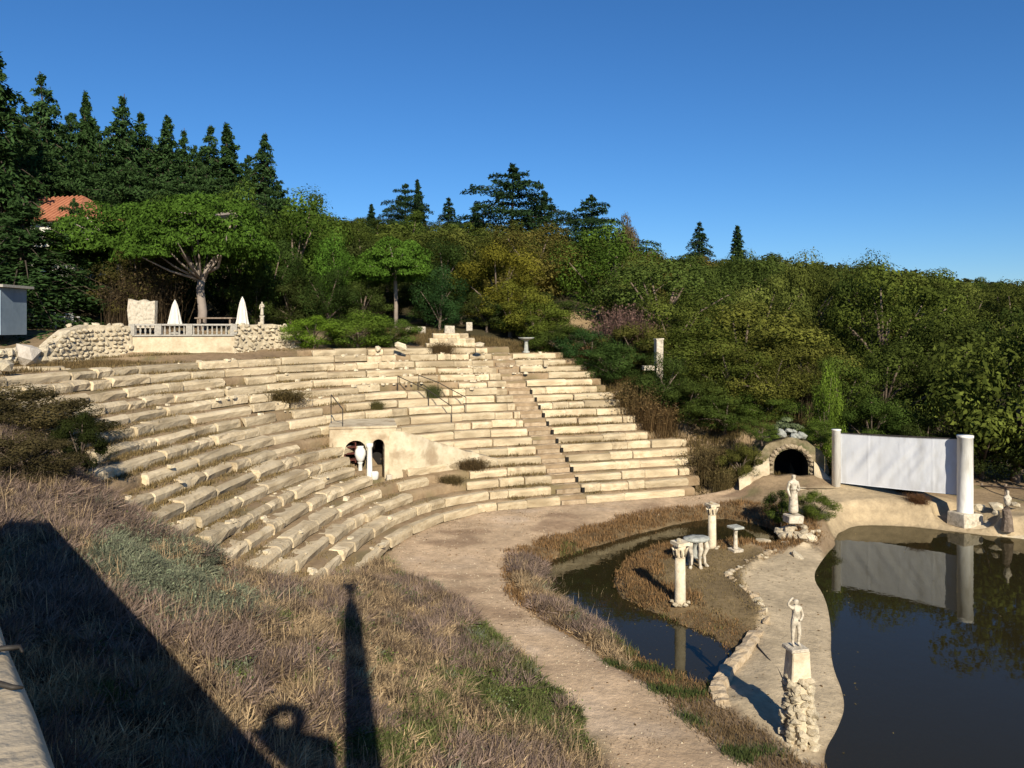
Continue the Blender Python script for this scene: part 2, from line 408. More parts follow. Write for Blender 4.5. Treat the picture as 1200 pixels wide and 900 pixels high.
PORT = np.array([11.95, 32.9]); PORT_A = math.atan2(-0.98, -0.2) # portal position and outward heading (towards the moat)
pf = np.array([math.cos(PORT_A), math.sin(PORT_A)]); pr = np.array([-pf[1], pf[0]])
def vnoise(Q, sc, seed=0):
    r = np.random.default_rng(seed); v = np.zeros(len(Q))
    for i in range(6):
        a = r.uniform(0, 2 * PI); f = sc * r.uniform(0.6, 1.9)
        v += np.sin((Q[:, 0] * math.cos(a) + Q[:, 1] * math.sin(a)) * f + r.uniform(0, 6.28))
    return v / 6
def height(Q):
    Q = np.asarray(Q, float).reshape(-1, 2)
    h = np.zeros(len(Q))
    for a in range(0, len(Q), 20000):
        q = Q[a:a + 20000]
        h[a:a + 20000] = np.hypot(q[:, None, 0] - cp[None, :, 0], q[:, None, 1] - cp[None, :, 1]) @ wts[:n_] + wts[n_]
    near = (Q[:, 0] > -32) & (Q[:, 0] < 45) & (Q[:, 1] > -5) & (Q[:, 1] < 62)
    h += 0.07 * vnoise(Q, 1.6, 1) * near + 0.03 * vnoise(Q, 4.5, 2) * near + (~near) * 0.5 * vnoise(Q, 0.12, 3)
    i = np.where(near)[0]
    q = Q[i]; hh = h[i]
    s, o = cavea(q)
    end = np.clip(S_STAIR + 6.5 - 0.12 * o, 0, SL - 0.3)
    wc = sstep(3.2, 5.0, s) * (1 - sstep(end, end + 1.5, s)) * sstep(-0.3, 0.1, o) * (1 - sstep(10.7, 11.3, o - 0.6 * (s > 9.0)))
    tier = RISE * (np.floor(np.clip(o, 0, 11.39) / RUN)) - 0.35
    hh = hh * (1 - wc) + np.minimum(hh, np.where(o < 0.1, -0.05, tier)) * wc
    # flat path, island, shelf
    dp = sdist(q, path); f = 1 - sstep(-0.9, 0.5, dp)
    hh = hh * (1 - f * 0.85) + (0.02 + 0.02 * vnoise(q, 2.5, 5)) * f * 0.85
    di = sdist(q, island); f = 1 - sstep(-0.25, 0.15, di)
    hh = hh * (1 - f) + (-0.12 + 0.04 * vnoise(q, 2.0, 6)) * f
    ds = sdist(q, shelf); f = 1 - sstep(-0.12, 0.12, ds)
    dpo = sdist(q, pond)
    hh = hh * (1 - f) + (W + 0.03 + 0.10 * np.clip(dpo, -0.4, 1.6)) * f
    hh = np.where((ds > 0) & (di > 0), np.minimum(hh, W + 0.12 + 0.28 * ds), hh)
    dm = sdist(q, moat)
    wob = 0.12 * vnoise(q, 2.2, 8) + 0.06 * vnoise(q, 6, 9)
    nearside = q[:, 1] < 19 + 0.25 * q[:, 0]
    bank = W + 0.03 + np.where(nearside, 0.13, 0.5) * np.maximum(dm + wob, 0) + 0.25 * np.maximum(dm - 0.9, 0)
    hh = np.where(dm + wob > 0, np.minimum(hh, bank), np.minimum(hh, W - 0.06 + 0.5 * np.maximum(dm + wob, -1.3)))
    wob *= (ds > 0.5)
    bank = W + 0.03 + np.where(q[:, 1] > 20, 1.6, 0.35) * np.maximum(dpo + wob, 0)
    hh = np.where((dpo + wob > 0), np.where(ds < 0.2, hh, np.minimum(hh, bank)), np.minimum(hh, W + 0.03 + 0.24 * np.maximum(dpo + wob, -2.6)))
    fc = np.hypot(q[:, 0] - 531 / 900 * 28.8, q[:, 1] - 28.8)
    hh = np.where(fc < 1.1, np.minimum(hh, np.maximum(-0.28 + 0.5 * np.maximum(fc - .6, 0), W - .2)), hh)
    # hollow for the tunnel
    l = (q - PORT) @ pf; c = (q - PORT) @ pr
    f = (np.abs(c) < 1.9) & (l < 0.15) & (l > -2.3)
    hh = np.where(f, np.minimum(hh, 0.28), hh)
    h[i] = hh
    return h
def hz(x, y): return float(height([(x, y)])[0])

def axis(lo, hi, fine_lo, fine_hi, step, grow=1.13):
    a = list(np.arange(fine_lo, fine_hi + 1e-6, step)); s_ = step
    while a[-1] < hi: s_ *= grow; a.append(a[-1] + s_)
    s_ = step; pre = []
    x = fine_lo
    while x > lo: s_ *= grow; x -= s_; pre.append(x)
    return np.array(pre[::-1] + a)
gx = axis(-900, 1500, -19, 27, 0.17); gy = axis(-60, 2500, 4.5, 44, 0.17)
XX, YY = np.meshgrid(gx, gy)
QQ = np.stack([XX.ravel(), YY.ravel()], 1)
HH = height(QQ)
nx, ny = len(gx), len(gy)
# albedo by zone
dry = np.array([0.27, 0.195, 0.115]); brown = np.array([0.20, 0.14, 0.085]); green = np.array([0.085, 0.10, 0.035]); dirt = np.array([0.50, 0.36, 0.225]); mud = np.array([0.11, 0.08, 0.042])
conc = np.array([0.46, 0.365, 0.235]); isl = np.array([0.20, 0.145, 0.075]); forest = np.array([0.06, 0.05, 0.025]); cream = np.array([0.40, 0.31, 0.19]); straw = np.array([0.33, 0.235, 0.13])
def mixc(c, d, f): return c * (1 - f[:, None]) + d[None] * f[:, None]
col = np.tile(dry, (len(QQ), 1))
nz = vnoise(QQ, 0.9, 21); nz2 = vnoise(QQ, 2.6, 22)
col = mixc(col, brown, sstep(-0.1, 0.4, nz)); col = mixc(col, green, sstep(0.15, 0.5, nz2) * 0.5)
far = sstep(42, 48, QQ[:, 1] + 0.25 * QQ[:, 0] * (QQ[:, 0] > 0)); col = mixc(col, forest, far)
d_ = np.hypot(QQ[:, 0] - 5, (QQ[:, 1] - 66) * 0.6); col = mixc(col, straw, 1 - sstep(4, 7, d_))
d_ = np.hypot(QQ[:, 0] - 21, (QQ[:, 1] - 110) * 0.3); col = mixc(col, straw, 1 - sstep(5, 8, d_))
near_i = np.where((QQ[:, 0] > -30) & (QQ[:, 0] < 45) & (QQ[:, 1] < 60))[0]
qn = QQ[near_i]; cn = col[near_i]
dpa, dis, dsh, dmo, dpn = sdist(qn, path), sdist(qn, island), sdist(qn, shelf), sdist(qn, moat), sdist(qn, pond)
zn = 0.25 * vnoise(qn, 2.0, 31) + 0.12 * vnoise(qn, 6, 32)
cn = mixc(cn, dirt, 1 - sstep(-0.35, 0.35, dpa + zn))
pn = vnoise(qn, 1.1, 41) + .6 * vnoise(qn, 3.3, 42)
cn = mixc(cn, np.array([0.27, 0.18, 0.11]), sstep(.15, .6, pn) * .75 * (dpa < .2))
cn = mixc(cn, np.array([0.53, 0.41, 0.29]), sstep(.2, .7, -pn) * .6 * (dpa < .1))
sq, oq = cavea(qn)
cn = mixc(cn, np.array([0.42, 0.32, 0.20]), ((oq > 10) & (oq < 17) & (sq > 3) & (sq < 12)) * .7)
cn = mixc(cn, isl, 1 - sstep(-0.1, 0.2, dis + 0.3 * zn))
cn = mixc(cn, np.array([0.15, 0.105, 0.055]), (1 - sstep(0.5, 1.1, dmo + zn)) * sstep(0.05, 0.2, dsh))
quayz = (1 - sstep(2.0, 2.6, dpn)) * (qn[:, 1] > 22) * (qn[:, 0] > 11.5)
cn = mixc(cn, cream, quayz * 0.9)
cn = mixc(cn, conc, 1 - sstep(-0.05, 0.1, dsh))
cn = mixc(cn, mud, sstep(0.0, 0.12, W - HH[near_i] - 0.12) * (dsh > -0.2))
cn = mixc(cn, np.array([0.16, 0.12, 0.07]), sstep(-0.02, 0.1, W - HH[near_i]) * (1 - sstep(0.15, 0.5, W - HH[near_i])) * 0.8)
col[near_i] = cn
# split the one sheet into plainly named zones (same blended material, shared edges)
idx = np.arange(nx * ny).reshape(ny, nx)
Fq = np.stack([idx[:-1, :-1], idx[:-1, 1:], idx[1:, 1:], idx[1:, :-1]], -1).reshape(-1, 4)
cen = QQ[Fq].mean(1)
zone = np.zeros(len(Fq), int)
ni = np.where((cen[:, 0] > -30) & (cen[:, 0] < 45) & (cen[:, 1] < 60))[0]
cq = cen[ni]
z_ = np.zeros(len(ni), int)
z_[sdist(cq, path) < 0] = 1
z_[sdist(cq, island) < 0] = 2
z_[sdist(cq, pond) < 0] = 4
z_[sdist(cq, moat) < 0] = 4
z_[sdist(cq, shelf) < 0] = 3
zone[ni] = z_
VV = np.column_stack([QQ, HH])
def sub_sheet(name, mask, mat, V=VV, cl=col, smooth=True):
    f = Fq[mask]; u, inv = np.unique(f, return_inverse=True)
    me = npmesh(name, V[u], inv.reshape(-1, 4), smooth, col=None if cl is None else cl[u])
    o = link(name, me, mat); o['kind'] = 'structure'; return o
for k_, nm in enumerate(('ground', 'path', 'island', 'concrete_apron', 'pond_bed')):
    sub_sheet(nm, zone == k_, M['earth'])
wet = (HH[Fq].min(1) < W + 0.03) & (cen[:, 1] > 4) & (cen[:, 0] > -6) & (cen[:, 0] < 60) & (cen[:, 1] < 40)
Vw = VV.copy(); Vw[:, 2] = W
sub_sheet('pond_water', wet, M['water'], Vw, None)

# ------------------------------------------------------------------ stone theatre: tiers of blocks
S_LEFT = 4.2
TH = empty('stone_theatre', (0, 33, 0), 'semicircular open air theatre of pale stone seat tiers set in the bank', 'amphitheatre')
TO = Vector((0, 33, 0))
blk = []
for i in range(14):
    m_ = MB()
    rag = 0.012 + 0.009 * (i % 3)
    r = random.Random(i)
    j = lambda a: r.uniform(-a, a)
    prof = [(-0.0, 0.0), (-0.015 + j(.02), 0.20), (0.02 + j(.02), 0.29), (0.08, 0.31 + j(.01)), (0.36, 0.31)]
    V = []
    xs = (-0.5, -0.475, -0.2, 0.17, 0.475, 0.5)
    for a, xx in enumerate(xs):
        e = 0.03 if a in (0, 5) else 0.0
        for (py, pz) in prof:
            V.append((xx, py + e + j(rag), max(pz - e * 0.7 * (pz > 0.1) + j(rag * 0.7), 0)))
    n = len(prof); F = []
    for a in range(5):
        for b_ in range(n - 1): F.append((a * n + b_, (a + 1) * n + b_, (a + 1) * n + b_ + 1, a * n + b_ + 1))
    F.append(tuple(range(n))); F.append(tuple(5 * n + q for q in range(n))[::-1])
    m_.add(V, F)
    me = m_.mesh('stone_block'); me.materials.append(M['stone']); blk.append(me)

NICHE_A = np.array(G(386, 562, 1.28)[:2]); NICHE_B = np.array(G(464, 559, 1.28)[:2])
sa, oa = cavea(np.array([NICHE_A, NICHE_B]))
S_N0, S_N1 = min(sa) - 0.1, max(sa) + 0.1
def s_end(k):
    pxe = [806, 806, 806, 806, 806, 804, 760, 745, 742, 740, 725, 718, 700, 695, 690, 680, 665, 650, 585][k]
    for s_ in np.arange(S_STAIR, SL - 0.1, 0.1):
        p = row_pt(s_, k * RUN)
        if 600 + FPX * p[0] / p[1] > pxe: return s_
    return SL - 0.2
def s_of(x, k):
    q_ = np.arange(4, SL - .2, 0.1); p_ = row_pt(q_, k * RUN + .4); return q_[np.abs(600 + FPX * p_[0] / p_[1] - x).argmin()]
STW = 0.54
rec = []
for k in range(NT):
    o_ = k * RUN
    s0, s1 = (S_LEFT - 0.8 if k < 18 else s_of(345, k)), s_end(k)
    ss = np.arange(s0, s1 + 0.6, 0.3)
    # earth core of the tier
    zt = RISE * (k + 1)
    offs = [(0.16, RISE * k - 0.1), (0.14, RISE * k + 0.16), (0.20, zt - 0.045), (0.42, zt - 0.03), (0.78, zt - 0.02)]
    V = []
    for s_ in ss:
        for (oo, zz) in offs:
            p = row_pt(s_, o_ + oo + random.uniform(-.03, .03)); V.append((p[0] - TO.x, p[1] - TO.y, zz + random.uniform(-.015, .03) - TO.z))
    n = len(offs)
    F = np.array([(a * n + b_, (a + 1) * n + b_, (a + 1) * n + b_ + 1, a * n + b_ + 1) for a in range(len(ss) - 1) for b_ in range(n - 1)])
    mid = (ss[:-1] + ss[1:]) / 2
    keep = np.repeat(~((mid > S_N0) & (mid < S_N1) & (4 <= k <= 6)), n - 1)
    tier = link('seat_tier', npmesh('seat_tier', np.array(V), F[keep], True), M['tread'], TH)
    s_ = s0 + random.uniform(0, 0.6)
    while s_ < s1:
        Lb = random.choice([0.8, 1.2, 1.6, 2.0, 2.6]) * random.uniform(0.9, 1.1)
        g = np.linalg.norm(row_pt(s_ + 0.05, o_) - row_pt(s_ - 0.05, o_)) / 0.1
        e = s_ + Lb / g
        if e > s1: e = s1
        if s_ < S_STAIR - STW < e: e = S_STAIR - STW
        if S_STAIR - STW <= s_ < S_STAIR + STW: s_ = S_STAIR + STW; continue
        m_ = (s_ + e) / 2
        a, b_ = row_pt(s_, o_), row_pt(e, o_)
        ln = np.linalg.norm(b_ - a)
        skip = (S_N0 - 0.1 < m_ < S_N1 + 0.1 and 4 <= k <= 6) or ln < 0.25
        if S_N0 < m_ < S_STAIR - 3.2 and k in (1, 2, 3): skip = skip or random.random() < 0.5
        if k >= 11 and random.random() < 0.06: skip = True
        if s_ < 8.5 and 2 < k < 12 and random.random() < 0.02: skip = True
        if k < 11 and random.random() < 0.03: skip = True
        if not skip: rec.append((k, a, b_, ln, tier))
        s_ = e
px_of = lambda q: FPX * q[3] / ((q[1][1] + q[2][1]) / 2)
rec.sort(key=px_of, reverse=True)
c_left = lambda a_: a_[0] < -4.5 and a_[1] < 27
stuffV = {}
for q, (k, a, b_, ln, tier) in enumerate(rec):
    ang = math.atan2(b_[1] - a[1], b_[0] - a[0])
    jit = 0.045 if (k >= 11 or c_left(a)) else 0.02
    c = (a + b_) / 2 
    loc = (c[0] - TO.x + random.gauss(0, jit), c[1] - TO.y + random.gauss(0, jit), RISE * k - 0.012 + random.gauss(0, jit * 0.5))
    me = random.choice(blk)
    rz = ang + random.gauss(0, 0.02 if k >= 11 else .012); sc = ((ln - 0.016), random.uniform(1.2, 1.4) if c_left(a) else random.uniform(.55, .85), random.uniform(0.9, 1.04))
    if q < 300:
        o = link('stone_block', me, None, tier, loc, rz, sc)
    else:
        v = np.array([x.co for x in me.vertices]) * np.array(sc)
        R = np.array([[math.cos(rz), -math.sin(rz)], [math.sin(rz), math.cos(rz)]])
        v[:, :2] = v[:, :2] @ R.T
        mb = stuffV.setdefault('x', MB())
        mb.add(v + np.array(loc), [tuple(p.vertices) for p in me.polygons])
if stuffV:
    o = stuffV['x'].build('stone_course', M['stone'], TH); o['kind'] = 'stuff'

# crumbled stone in the broken upper tiers
mb = MB()
for (x, k0, k1, wpx, n) in ((445, 13, 17, 45, 90), (560, 12, 17, 28, 80), (350, 10, 14, 60, 30), (250, 13, 17, 80, 30), (240, 4, 9, 70, 20), (330, 1, 5, 60, 24), (400, 0, 3, 50, 14), (620, 14, 17, 30, 40)):
    for _ in range(n):
        k = random.randint(k0, k1); s_ = s_of(random.gauss(x, wpx * .6), k); p = row_pt(s_, k * RUN + random.uniform(-.06, .55))
        r = .03 + .11 * random.random() ** 2; z0 = RISE * (k + 1) - .05
        V = [(p[0] + math.cos(a) * r * random.uniform(.7, 1.2) - TO.x, p[1] + math.sin(a) * r * random.uniform(.7, 1.2) - TO.y, z0 + dz * r * random.uniform(.7, 1.2)) for dz in (0, .9) for a in (0.3, 1.5, 2.8, 4.0, 5.2)]
        mb.add(V, [(0, 1, 6, 5), (1, 2, 7, 6), (2, 3, 8, 7), (3, 4, 9, 8), (4, 0, 5, 9), (5, 6, 7, 8, 9)])
o = mb.build('rubble_chips', M['stone_pale'], TH); o['kind'] = 'stuff'
# staircase
p = row_pt(S_STAIR, 0)
ST = empty('stone_staircase', (p[0], p[1], 0), 'narrow brown stone stairway climbing between the seat tiers', 'staircase')
t = T0[np.abs(SS - S_STAIR).argmin()]; nn = N0[np.abs(SS - S_STAIR).argmin()]
ang = math.atan2(t[1], t[0])
sm = []
for i in range(4):
    m_ = MB(); m_.box((0, 0.2, 0.0), (1.05, 0.42, 0.19), jit=0.014); me = m_.mesh('step'); me.materials.append(M['step']); sm.append(me)
for i in range(2 * 18):
    q = nn * (0.3 * i + 0.02)
    link('step', sm[i % 4], None, ST, (q[0], q[1], 0.16 * i + 0.06), ang + random.gauss(0, 0.01))
lm = MB().box((0, 0, 0), (0.12, 0.1, 0.2)).mesh('row_end_shade'); lm.materials.append(M['dark'])  # near-black boxes standing in for the shadowed gaps at the row ends
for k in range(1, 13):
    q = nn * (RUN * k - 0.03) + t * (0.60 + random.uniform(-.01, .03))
    link('row_end_shade', lm, None, ST, (q[0], q[1], RISE * k + 0.1), ang)

# ------------------------------------------------------------------ arched niche built into the tiers
def arch_wall(mb, a, b_, z0, z1, arches, thick, nseg=10):
    """upright wall from a to b (2-D), holes = (u_left, u_right, spring height, base)"""
    a = np.array(a); b_ = np.array(b_); L_ = np.linalg.norm(b_ - a); e = (b_ - a) / L_; n = np.array([-e[1], e[0]])
    def P(u, z, d): q = a + e * u + n * d; return (q[0], q[1], z)
    cuts = [0.0]
    for (u0, u1, sp, ba) in arches: cuts += list(np.linspace(u0, u1, nseg + 1))
    cuts.append(L_)
    cuts = sorted(set(round(c, 4) for c in cuts))
    def bottom(u):
        for (u0, u1, sp, ba) in arches:
            if u0 - 1e-6 <= u <= u1 + 1e-6:
                r = (u1 - u0) / 2; return sp + math.sqrt(max(r * r - (u - (u0 + r)) ** 2, 0)), (u0, u1)
        return z0, None
    for u, v in zip(cuts[:-1], cuts[1:]):
        m_ = (u + v) / 2
        _, h_ = bottom(m_)
        if h_: zu, zv = bottom(u)[0], bottom(v)[0]
        else: zu = zv = z0
        V = [P(u, zu, 0), P(v, zv, 0), P(v, z1, 0), P(u, z1, 0), P(u, zu, thick), P(v, zv, thick), P(v, z1, thick), P(u, z1, thick)]
        mb.add(V, [(0, 1, 2, 3), (7, 6, 5, 4), (0, 4, 5, 1), (3, 2, 6, 7)])
    for (u0, u1, sp, ba) in arches:
        for u, sgn in ((u0, 1), (u1, -1)):
            f = (0, 1, 2, 3) if sgn > 0 else (3, 2, 1, 0)
            mb.add([P(u, z0, 0), P(u, z0, thick), P(u, sp, thick), P(u, sp, 0)], [f])
    mb.add([P(0, z0, 0), P(0, z1, 0), P(0, z1, thick), P(0, z0, thick)], [(0, 1, 2, 3)])
    mb.add([P(L_, z0, 0), P(L_, z1, 0), P(L_, z1, thick), P(L_, z0, thick)], [(3, 2, 1, 0)])
    return P, L_
A_, B_ = NICHE_A, NICHE_B
zf = 1.22
NI = empty('arched_niche', (*((A_ + B_) / 2), zf), 'cream plastered niche with two dark arched openings built into the seats', 'niche')
NOF = np.array([*((A_ + B_) / 2), zf])
def loc_mb(mb, off=NOF):
    mb.v = [tuple(np.array(v) - off) for v in mb.v]; return mb
Ln = np.linalg.norm(B_ - A_); en = (B_ - A_) / Ln; nn_ = np.array([-en[1], en[0]])
mb = MB()
P_, _ = arch_wall(mb, A_, B_, zf, zf + 2.0, [(0.55, 1.42, zf + 1.1, 0), (1.62, 2.1, zf + 1.32, 0)], 0.35)
loc_mb(mb).build('facade', M['plaster'], NI)
mb = MB(); c = (A_ + B_) / 2 + nn_ * 1.25
mb.box((c[0], c[1], zf + 2.04), (Ln + 0.06, 2.6, 0.07), math.atan2(en[1], en[0]), 0.01); loc_mb(mb).build('roof_slab', M['plaster'], NI)
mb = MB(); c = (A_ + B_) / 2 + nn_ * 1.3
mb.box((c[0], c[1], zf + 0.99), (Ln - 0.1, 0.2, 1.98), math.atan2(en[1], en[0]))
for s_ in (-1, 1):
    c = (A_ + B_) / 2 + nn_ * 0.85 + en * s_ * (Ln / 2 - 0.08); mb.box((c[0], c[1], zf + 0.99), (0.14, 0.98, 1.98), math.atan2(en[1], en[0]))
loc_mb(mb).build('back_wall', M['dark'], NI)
mb = MB(); q = P_(1.52, 0, -0.06); mb.lathe([(0.14, 0), (0.14, 0.08), (0.11, 0.1), (0.10, 1.25), (0.14, 1.3), (0.14, 1.42)], (q[0], q[1], zf), 12); loc_mb(mb).build('pilaster', M['white'], NI, smooth=True)
mb = MB()
for zz in (0.75, 1.0, 1.25, 1.45):
    q = P_(0.78, zf + zz, 0.32); mb.box(q, (0.42, 0.3, 0.05), math.atan2(en[1], en[0]))
for uu in (0.58, 0.99):
    q = P_(uu, zf + 1.1, 0.32); mb.box(q, (0.05, 0.3, 0.9), math.atan2(en[1], en[0]))
loc_mb(mb).build('rack', M['red'], NI)
# white urn in the left arch
q = P_(1.17, zf, 0.12)
u_ = empty('urn', (q[0], q[1], zf), 'rounded white urn on a stand inside the left arch of the niche', 'urn')
MB().lathe([(0.13, 0), (0.13, 0.06), (0.08, 0.1), (0.08, 0.62), (0.12, 0.66)], n=12).build('stand', M['white'], u_, smooth=True)
MB().lathe([(0.07, 0.66), (0.16, 0.78), (0.22, 0.98), (0.2, 1.14), (0.12, 1.26), (0.14, 1.3)], n=14).build('bowl', M['white'], u_, smooth=True)
# curving plaster wall to the right of the niche
sB = max(sa)
ss = np.arange(sB - 0.1, sB + 3.5, 0.2)
ob = oa[np.argmax(sa)]
V, F = [], []
for i, s_ in enumerate(ss):
    t_ = i / (len(ss) - 1)
    o_ = ob + (2.36 - ob) * sstep(0, 0.25, t_)
    top = zf + 1.9 * (1 - t_) ** 1.1 * 0.9 + 0.30 + random.uniform(-.06, .06)
    top = min(top, zf + 1.85)
    for (oo, zz) in ((o_ + random.uniform(-.02, .03), zf - 0.3), (o_ + 0.02, (zf + top) / 2), (o_ + 0.04, top), (o_ + 0.5, top + 0.01), (o_ + 0.55, zf - 0.3)):
        p = row_pt(s_, oo); V.append((p[0], p[1], zz))
n = 5
for i in range(len(ss) - 1):
    for j in range(n - 1): F.append((i * n + j, (i + 1) * n + j, (i + 1) * n + j + 1, i * n + j + 1))
F += [tuple(range(5)), tuple((len(ss) - 1) * n + j for j in range(5))[::-1]]
mb = MB().add(V, F); ow = np.array([*row_pt(sB + 2, ob), zf]); loc_mb(mb, ow)
o = mb.build('plaster_wall', M['plaster'], None, tuple(ow), True); tag(o, 'smooth cream plaster wall sweeping right from the arched niche', 'wall')
# little clutter at the foot of the niche
q = P_(2.25, 0, -0.35)
o = MB().box((0, 0, 0.12), (0.22, 0.22, 0.24), 0.3, 0.02).build('stone_cube', M['marble'], None, (q[0], q[1], zf - 0.02), bevel=0.02); tag(o, 'small white stone block at the foot of the niche right side', 'stone block')
q = P_(1.72, 0, -0.15)
o = MB().lathe([(0.09, 0), (0.14, 0.1), (0.15, 0.3), (0.11, 0.36)], n=12).build('flower_pot', M['white'], None, (q[0], q[1], zf - 0.02), True); tag(o, 'white pot standing before the right arch of the niche', 'pot')

# thin dark handrails above the niche
def rail(pts, label, posts=True):
    p0 = np.array(pts[0]); g = empty('handrail', tuple(p0 - np.array([0, 0, 0.7])), label, 'handrail')
    off = np.array(g.location)
    mb = MB().tube([np.array(p) - off for p in pts], 0.022, 6); mb.build('top_rail', M['iron'], g)
    for p in (pts if posts else pts[:1]):
        a = np.array(p) - off; MB().tube([a, a - np.array([0, 0, 0.75])], 0.018, 6).build('post', M['iron'], g)
def on_rows(x, k, up): # rail point standing on tier k at photo column x
    o_ = k * RUN + 0.3
    best = min(np.arange(4, SL - 1, 0.1), key=lambda s_: abs(600 + FPX * row_pt(s_, o_)[0] / row_pt(s_, o_)[1] - x))
    p = row_pt(best, o_); return (p[0], p[1], RISE * (k + 1) + up)
rail([on_rows(466, 12, 0.7), on_rows(500, 10, 0.7), on_rows(530, 8, 0.7)], 'thin dark handrail slanting over the seats right of the niche')
rail([on_rows(488, 12, 0.7), on_rows(512, 11, 0.7), on_rows(545, 9, 0.7)], 'second thin rail slanting behind the first above the plaster wall')
rail([(*P_(0.05, 0, 0.4)[:2], zf + 3.3), (*P_(0.5, 0, 0.1)[:2], zf + 2.75)], 'short dark rail at the top left corner of the niche')

# ------------------------------------------------------------------ rocks
rock_me = []
for i in range(10):
    bm = bmesh.new(); bmesh.ops.create_icosphere(bm, subdivisions=1, radius=1.0)
    r = random.Random(50 + i)
    for v in bm.verts:
        v.co *= r.uniform(0.75, 1.2); v.co.x = max(min(v.co.x, 0.82), -0.85); v.co.z = max(min(v.co.z, 0.75), -0.8); v.co.y = max(min(v.co.y, 0.85), -0.8)
    me = bpy.data.meshes.new('rock'); bm.to_mesh(me); bm.free(); rock_me.append(me); me.materials.append(M['stone_pale'])
def rock(name, loc, size, parent=None, mat=None):
    o = link(name, random.choice(rock_me), None, parent, loc)
    o.rotation_euler = (random.uniform(-.5, .5), random.uniform(-.5, .5), random.uniform(0, 6))
    o.scale = (size * random.uniform(.8, 1.3), size * random.uniform(.7, 1.1), size * random.uniform(.6, .95))
    if mat:
        o.material_slots[0].link = 'OBJECT'; o.material_slots[0].material = mat
    return o

# ------------------------------------------------------------------ terrace wall above the seats
wall_pts = [G(62, 428, 5.55), G(105, 424, 5.6), G(155, 421, 5.65), G(212, 418.5, 5.72), G(275, 416, 5.8), G(320, 411, 5.95), G(352, 407, 6.1)]
wall_pts = [np.array(p) for p in wall_pts]
def wall_strip(mb, pts, z_lo, z_hi, th, sub=4):
    """thick wall along a polyline; z functions of the parameter"""
    n = len(pts); V, F = [], []
    ts = np.linspace(0, n - 1, (n - 1) * sub + 1)
    xy = np.array([[np.interp(t_, range(n), [p[i] for p in pts]) for i in (0, 1)] for t_ in ts])
    tg = np.gradient(xy, axis=0); tg /= np.linalg.norm(tg, axis=1)[:, None]; nr = np.stack([-tg[:, 1], tg[:, 0]], 1)
    for i in range(len(ts)):
        a, b_ = z_lo(ts[i]), z_hi(ts[i])
        for (d, z) in ((0, a), (0.03, (a + b_) / 2), (0.06, b_), (th, b_), (th, a)):
            q = xy[i] + nr[i] * d; V.append((q[0], q[1], z))
    for i in range(len(ts) - 1):
        for j in range(4): F.append((i * 5 + j, (i + 1) * 5 + j, (i + 1) * 5 + j + 1, i * 5 + j + 1))
    F += [tuple(range(5)), tuple((len(ts) - 1) * 5 + j for j in range(5))[::-1]]
    mb.add(V, F); return xy, nr, ts
# rubble, left
def rubble_wall(pts, ztop, label, n_rocks):
    g = empty('rubble_wall', tuple(pts[0]), label, 'wall'); off = np.array(pts[0])
    mb = MB(); zl = lambda t_: np.interp(t_, range(len(pts)), [p[2] for p in pts]) - 0.3
    xy, nr, ts = wall_strip(mb, pts, zl, ztop, 0.7); loc_mb(mb, off).build('core', M['stone_pale'], g)
    spots = []
    L_ = np.linalg.norm(np.diff(xy, axis=0), axis=1).sum()
    rows = int(1.7 / 0.19); cols = int(L_ / 0.30)
    for r in range(rows):
        for c in range(cols):
            t_ = (c + 0.5 * (r % 2) + random.uniform(-.25, .25)) / cols * (len(pts) - 1); t_ = min(max(t_, 0.02), len(pts) - 1.02)
            z = zl(t_) + 0.35 + r * 0.19 + random.uniform(-.04, .04)
            if z > ztop(t_) + 0.02: continue
            i = min(int(t_ * 4), len(xy) - 2); f = t_ * 4 - i
            q = xy[i] * (1 - f) + xy[i + 1] * f; n_v = nr[i]
            spots.append((q[0] + n_v[0] * 0.0, q[1] + n_v[1] * 0.0, z))
    random.shuffle(spots)
    for q in spots[:n_rocks]:
        rock('stone', tuple(np.array(q) - off), random.uniform(0.095, 0.165), g)
    for _ in range(int(L_ * 3)):
        t_ = random.uniform(0.05, len(pts) - 1.05); i = int(t_ * 4); q = xy[i] + nr[i] * random.uniform(0.1, 0.6)
        rock('coping_stone', (q[0] - off[0], q[1] - off[1], ztop(t_) + 0.02 - off[2]), random.uniform(0.1, 0.2), g)
rubble_wall(wall_pts[:3], lambda t_: np.interp(t_, [0, 0.45, 1, 2], [6.35, 7.0, 7.25, 7.2]), 'pale rubble stone wall with a sloping left end below the terrace', 200)
rubble_wall(wall_pts[4:], lambda t_: np.interp(t_, [0, 1, 1.7, 2], [7.2, 7.3, 7.15, 6.6]), 'pale rubble stone wall ending at the green hedge', 150)
g = empty('terrace_wall', tuple(wall_pts[2]), 'plastered terrace wall topped by a row of grey balusters', 'wall'); off = wall_pts[2]
mb = MB(); xyw, nrw, tsw = wall_strip(mb, wall_pts[2:5], lambda t_: 5.4, lambda t_: 6.72, 0.4); loc_mb(mb, off).build('plastered_face', M['plaster'], g)
mb = MB(); wall_strip(mb, [p + np.array([0.0, -0.03, 0]) for p in wall_pts[2:5]], lambda t_: 6.725, lambda t_: 6.79, 0.46); loc_mb(mb, off).build('ledge', M['balu'], g)
mb = MB(); wall_strip(mb, [p + np.array([0.0, 0.02, 0]) for p in wall_pts[2:5]], lambda t_: 7.22, lambda t_: 7.30, 0.24); loc_mb(mb, off).build('handrail', M['balu'], g)
bal = MB().lathe([(0.05, 0), (0.05, 0.05), (0.03, 0.08), (0.055, 0.2), (0.025, 0.33), (0.05, 0.4), (0.05, 0.44)], n=8).mesh('baluster', True); bal.materials.append(M['balu'])
Lw = np.linalg.norm(np.diff(xyw, axis=0), axis=1); cum = np.r_[0, np.cumsum(Lw)]
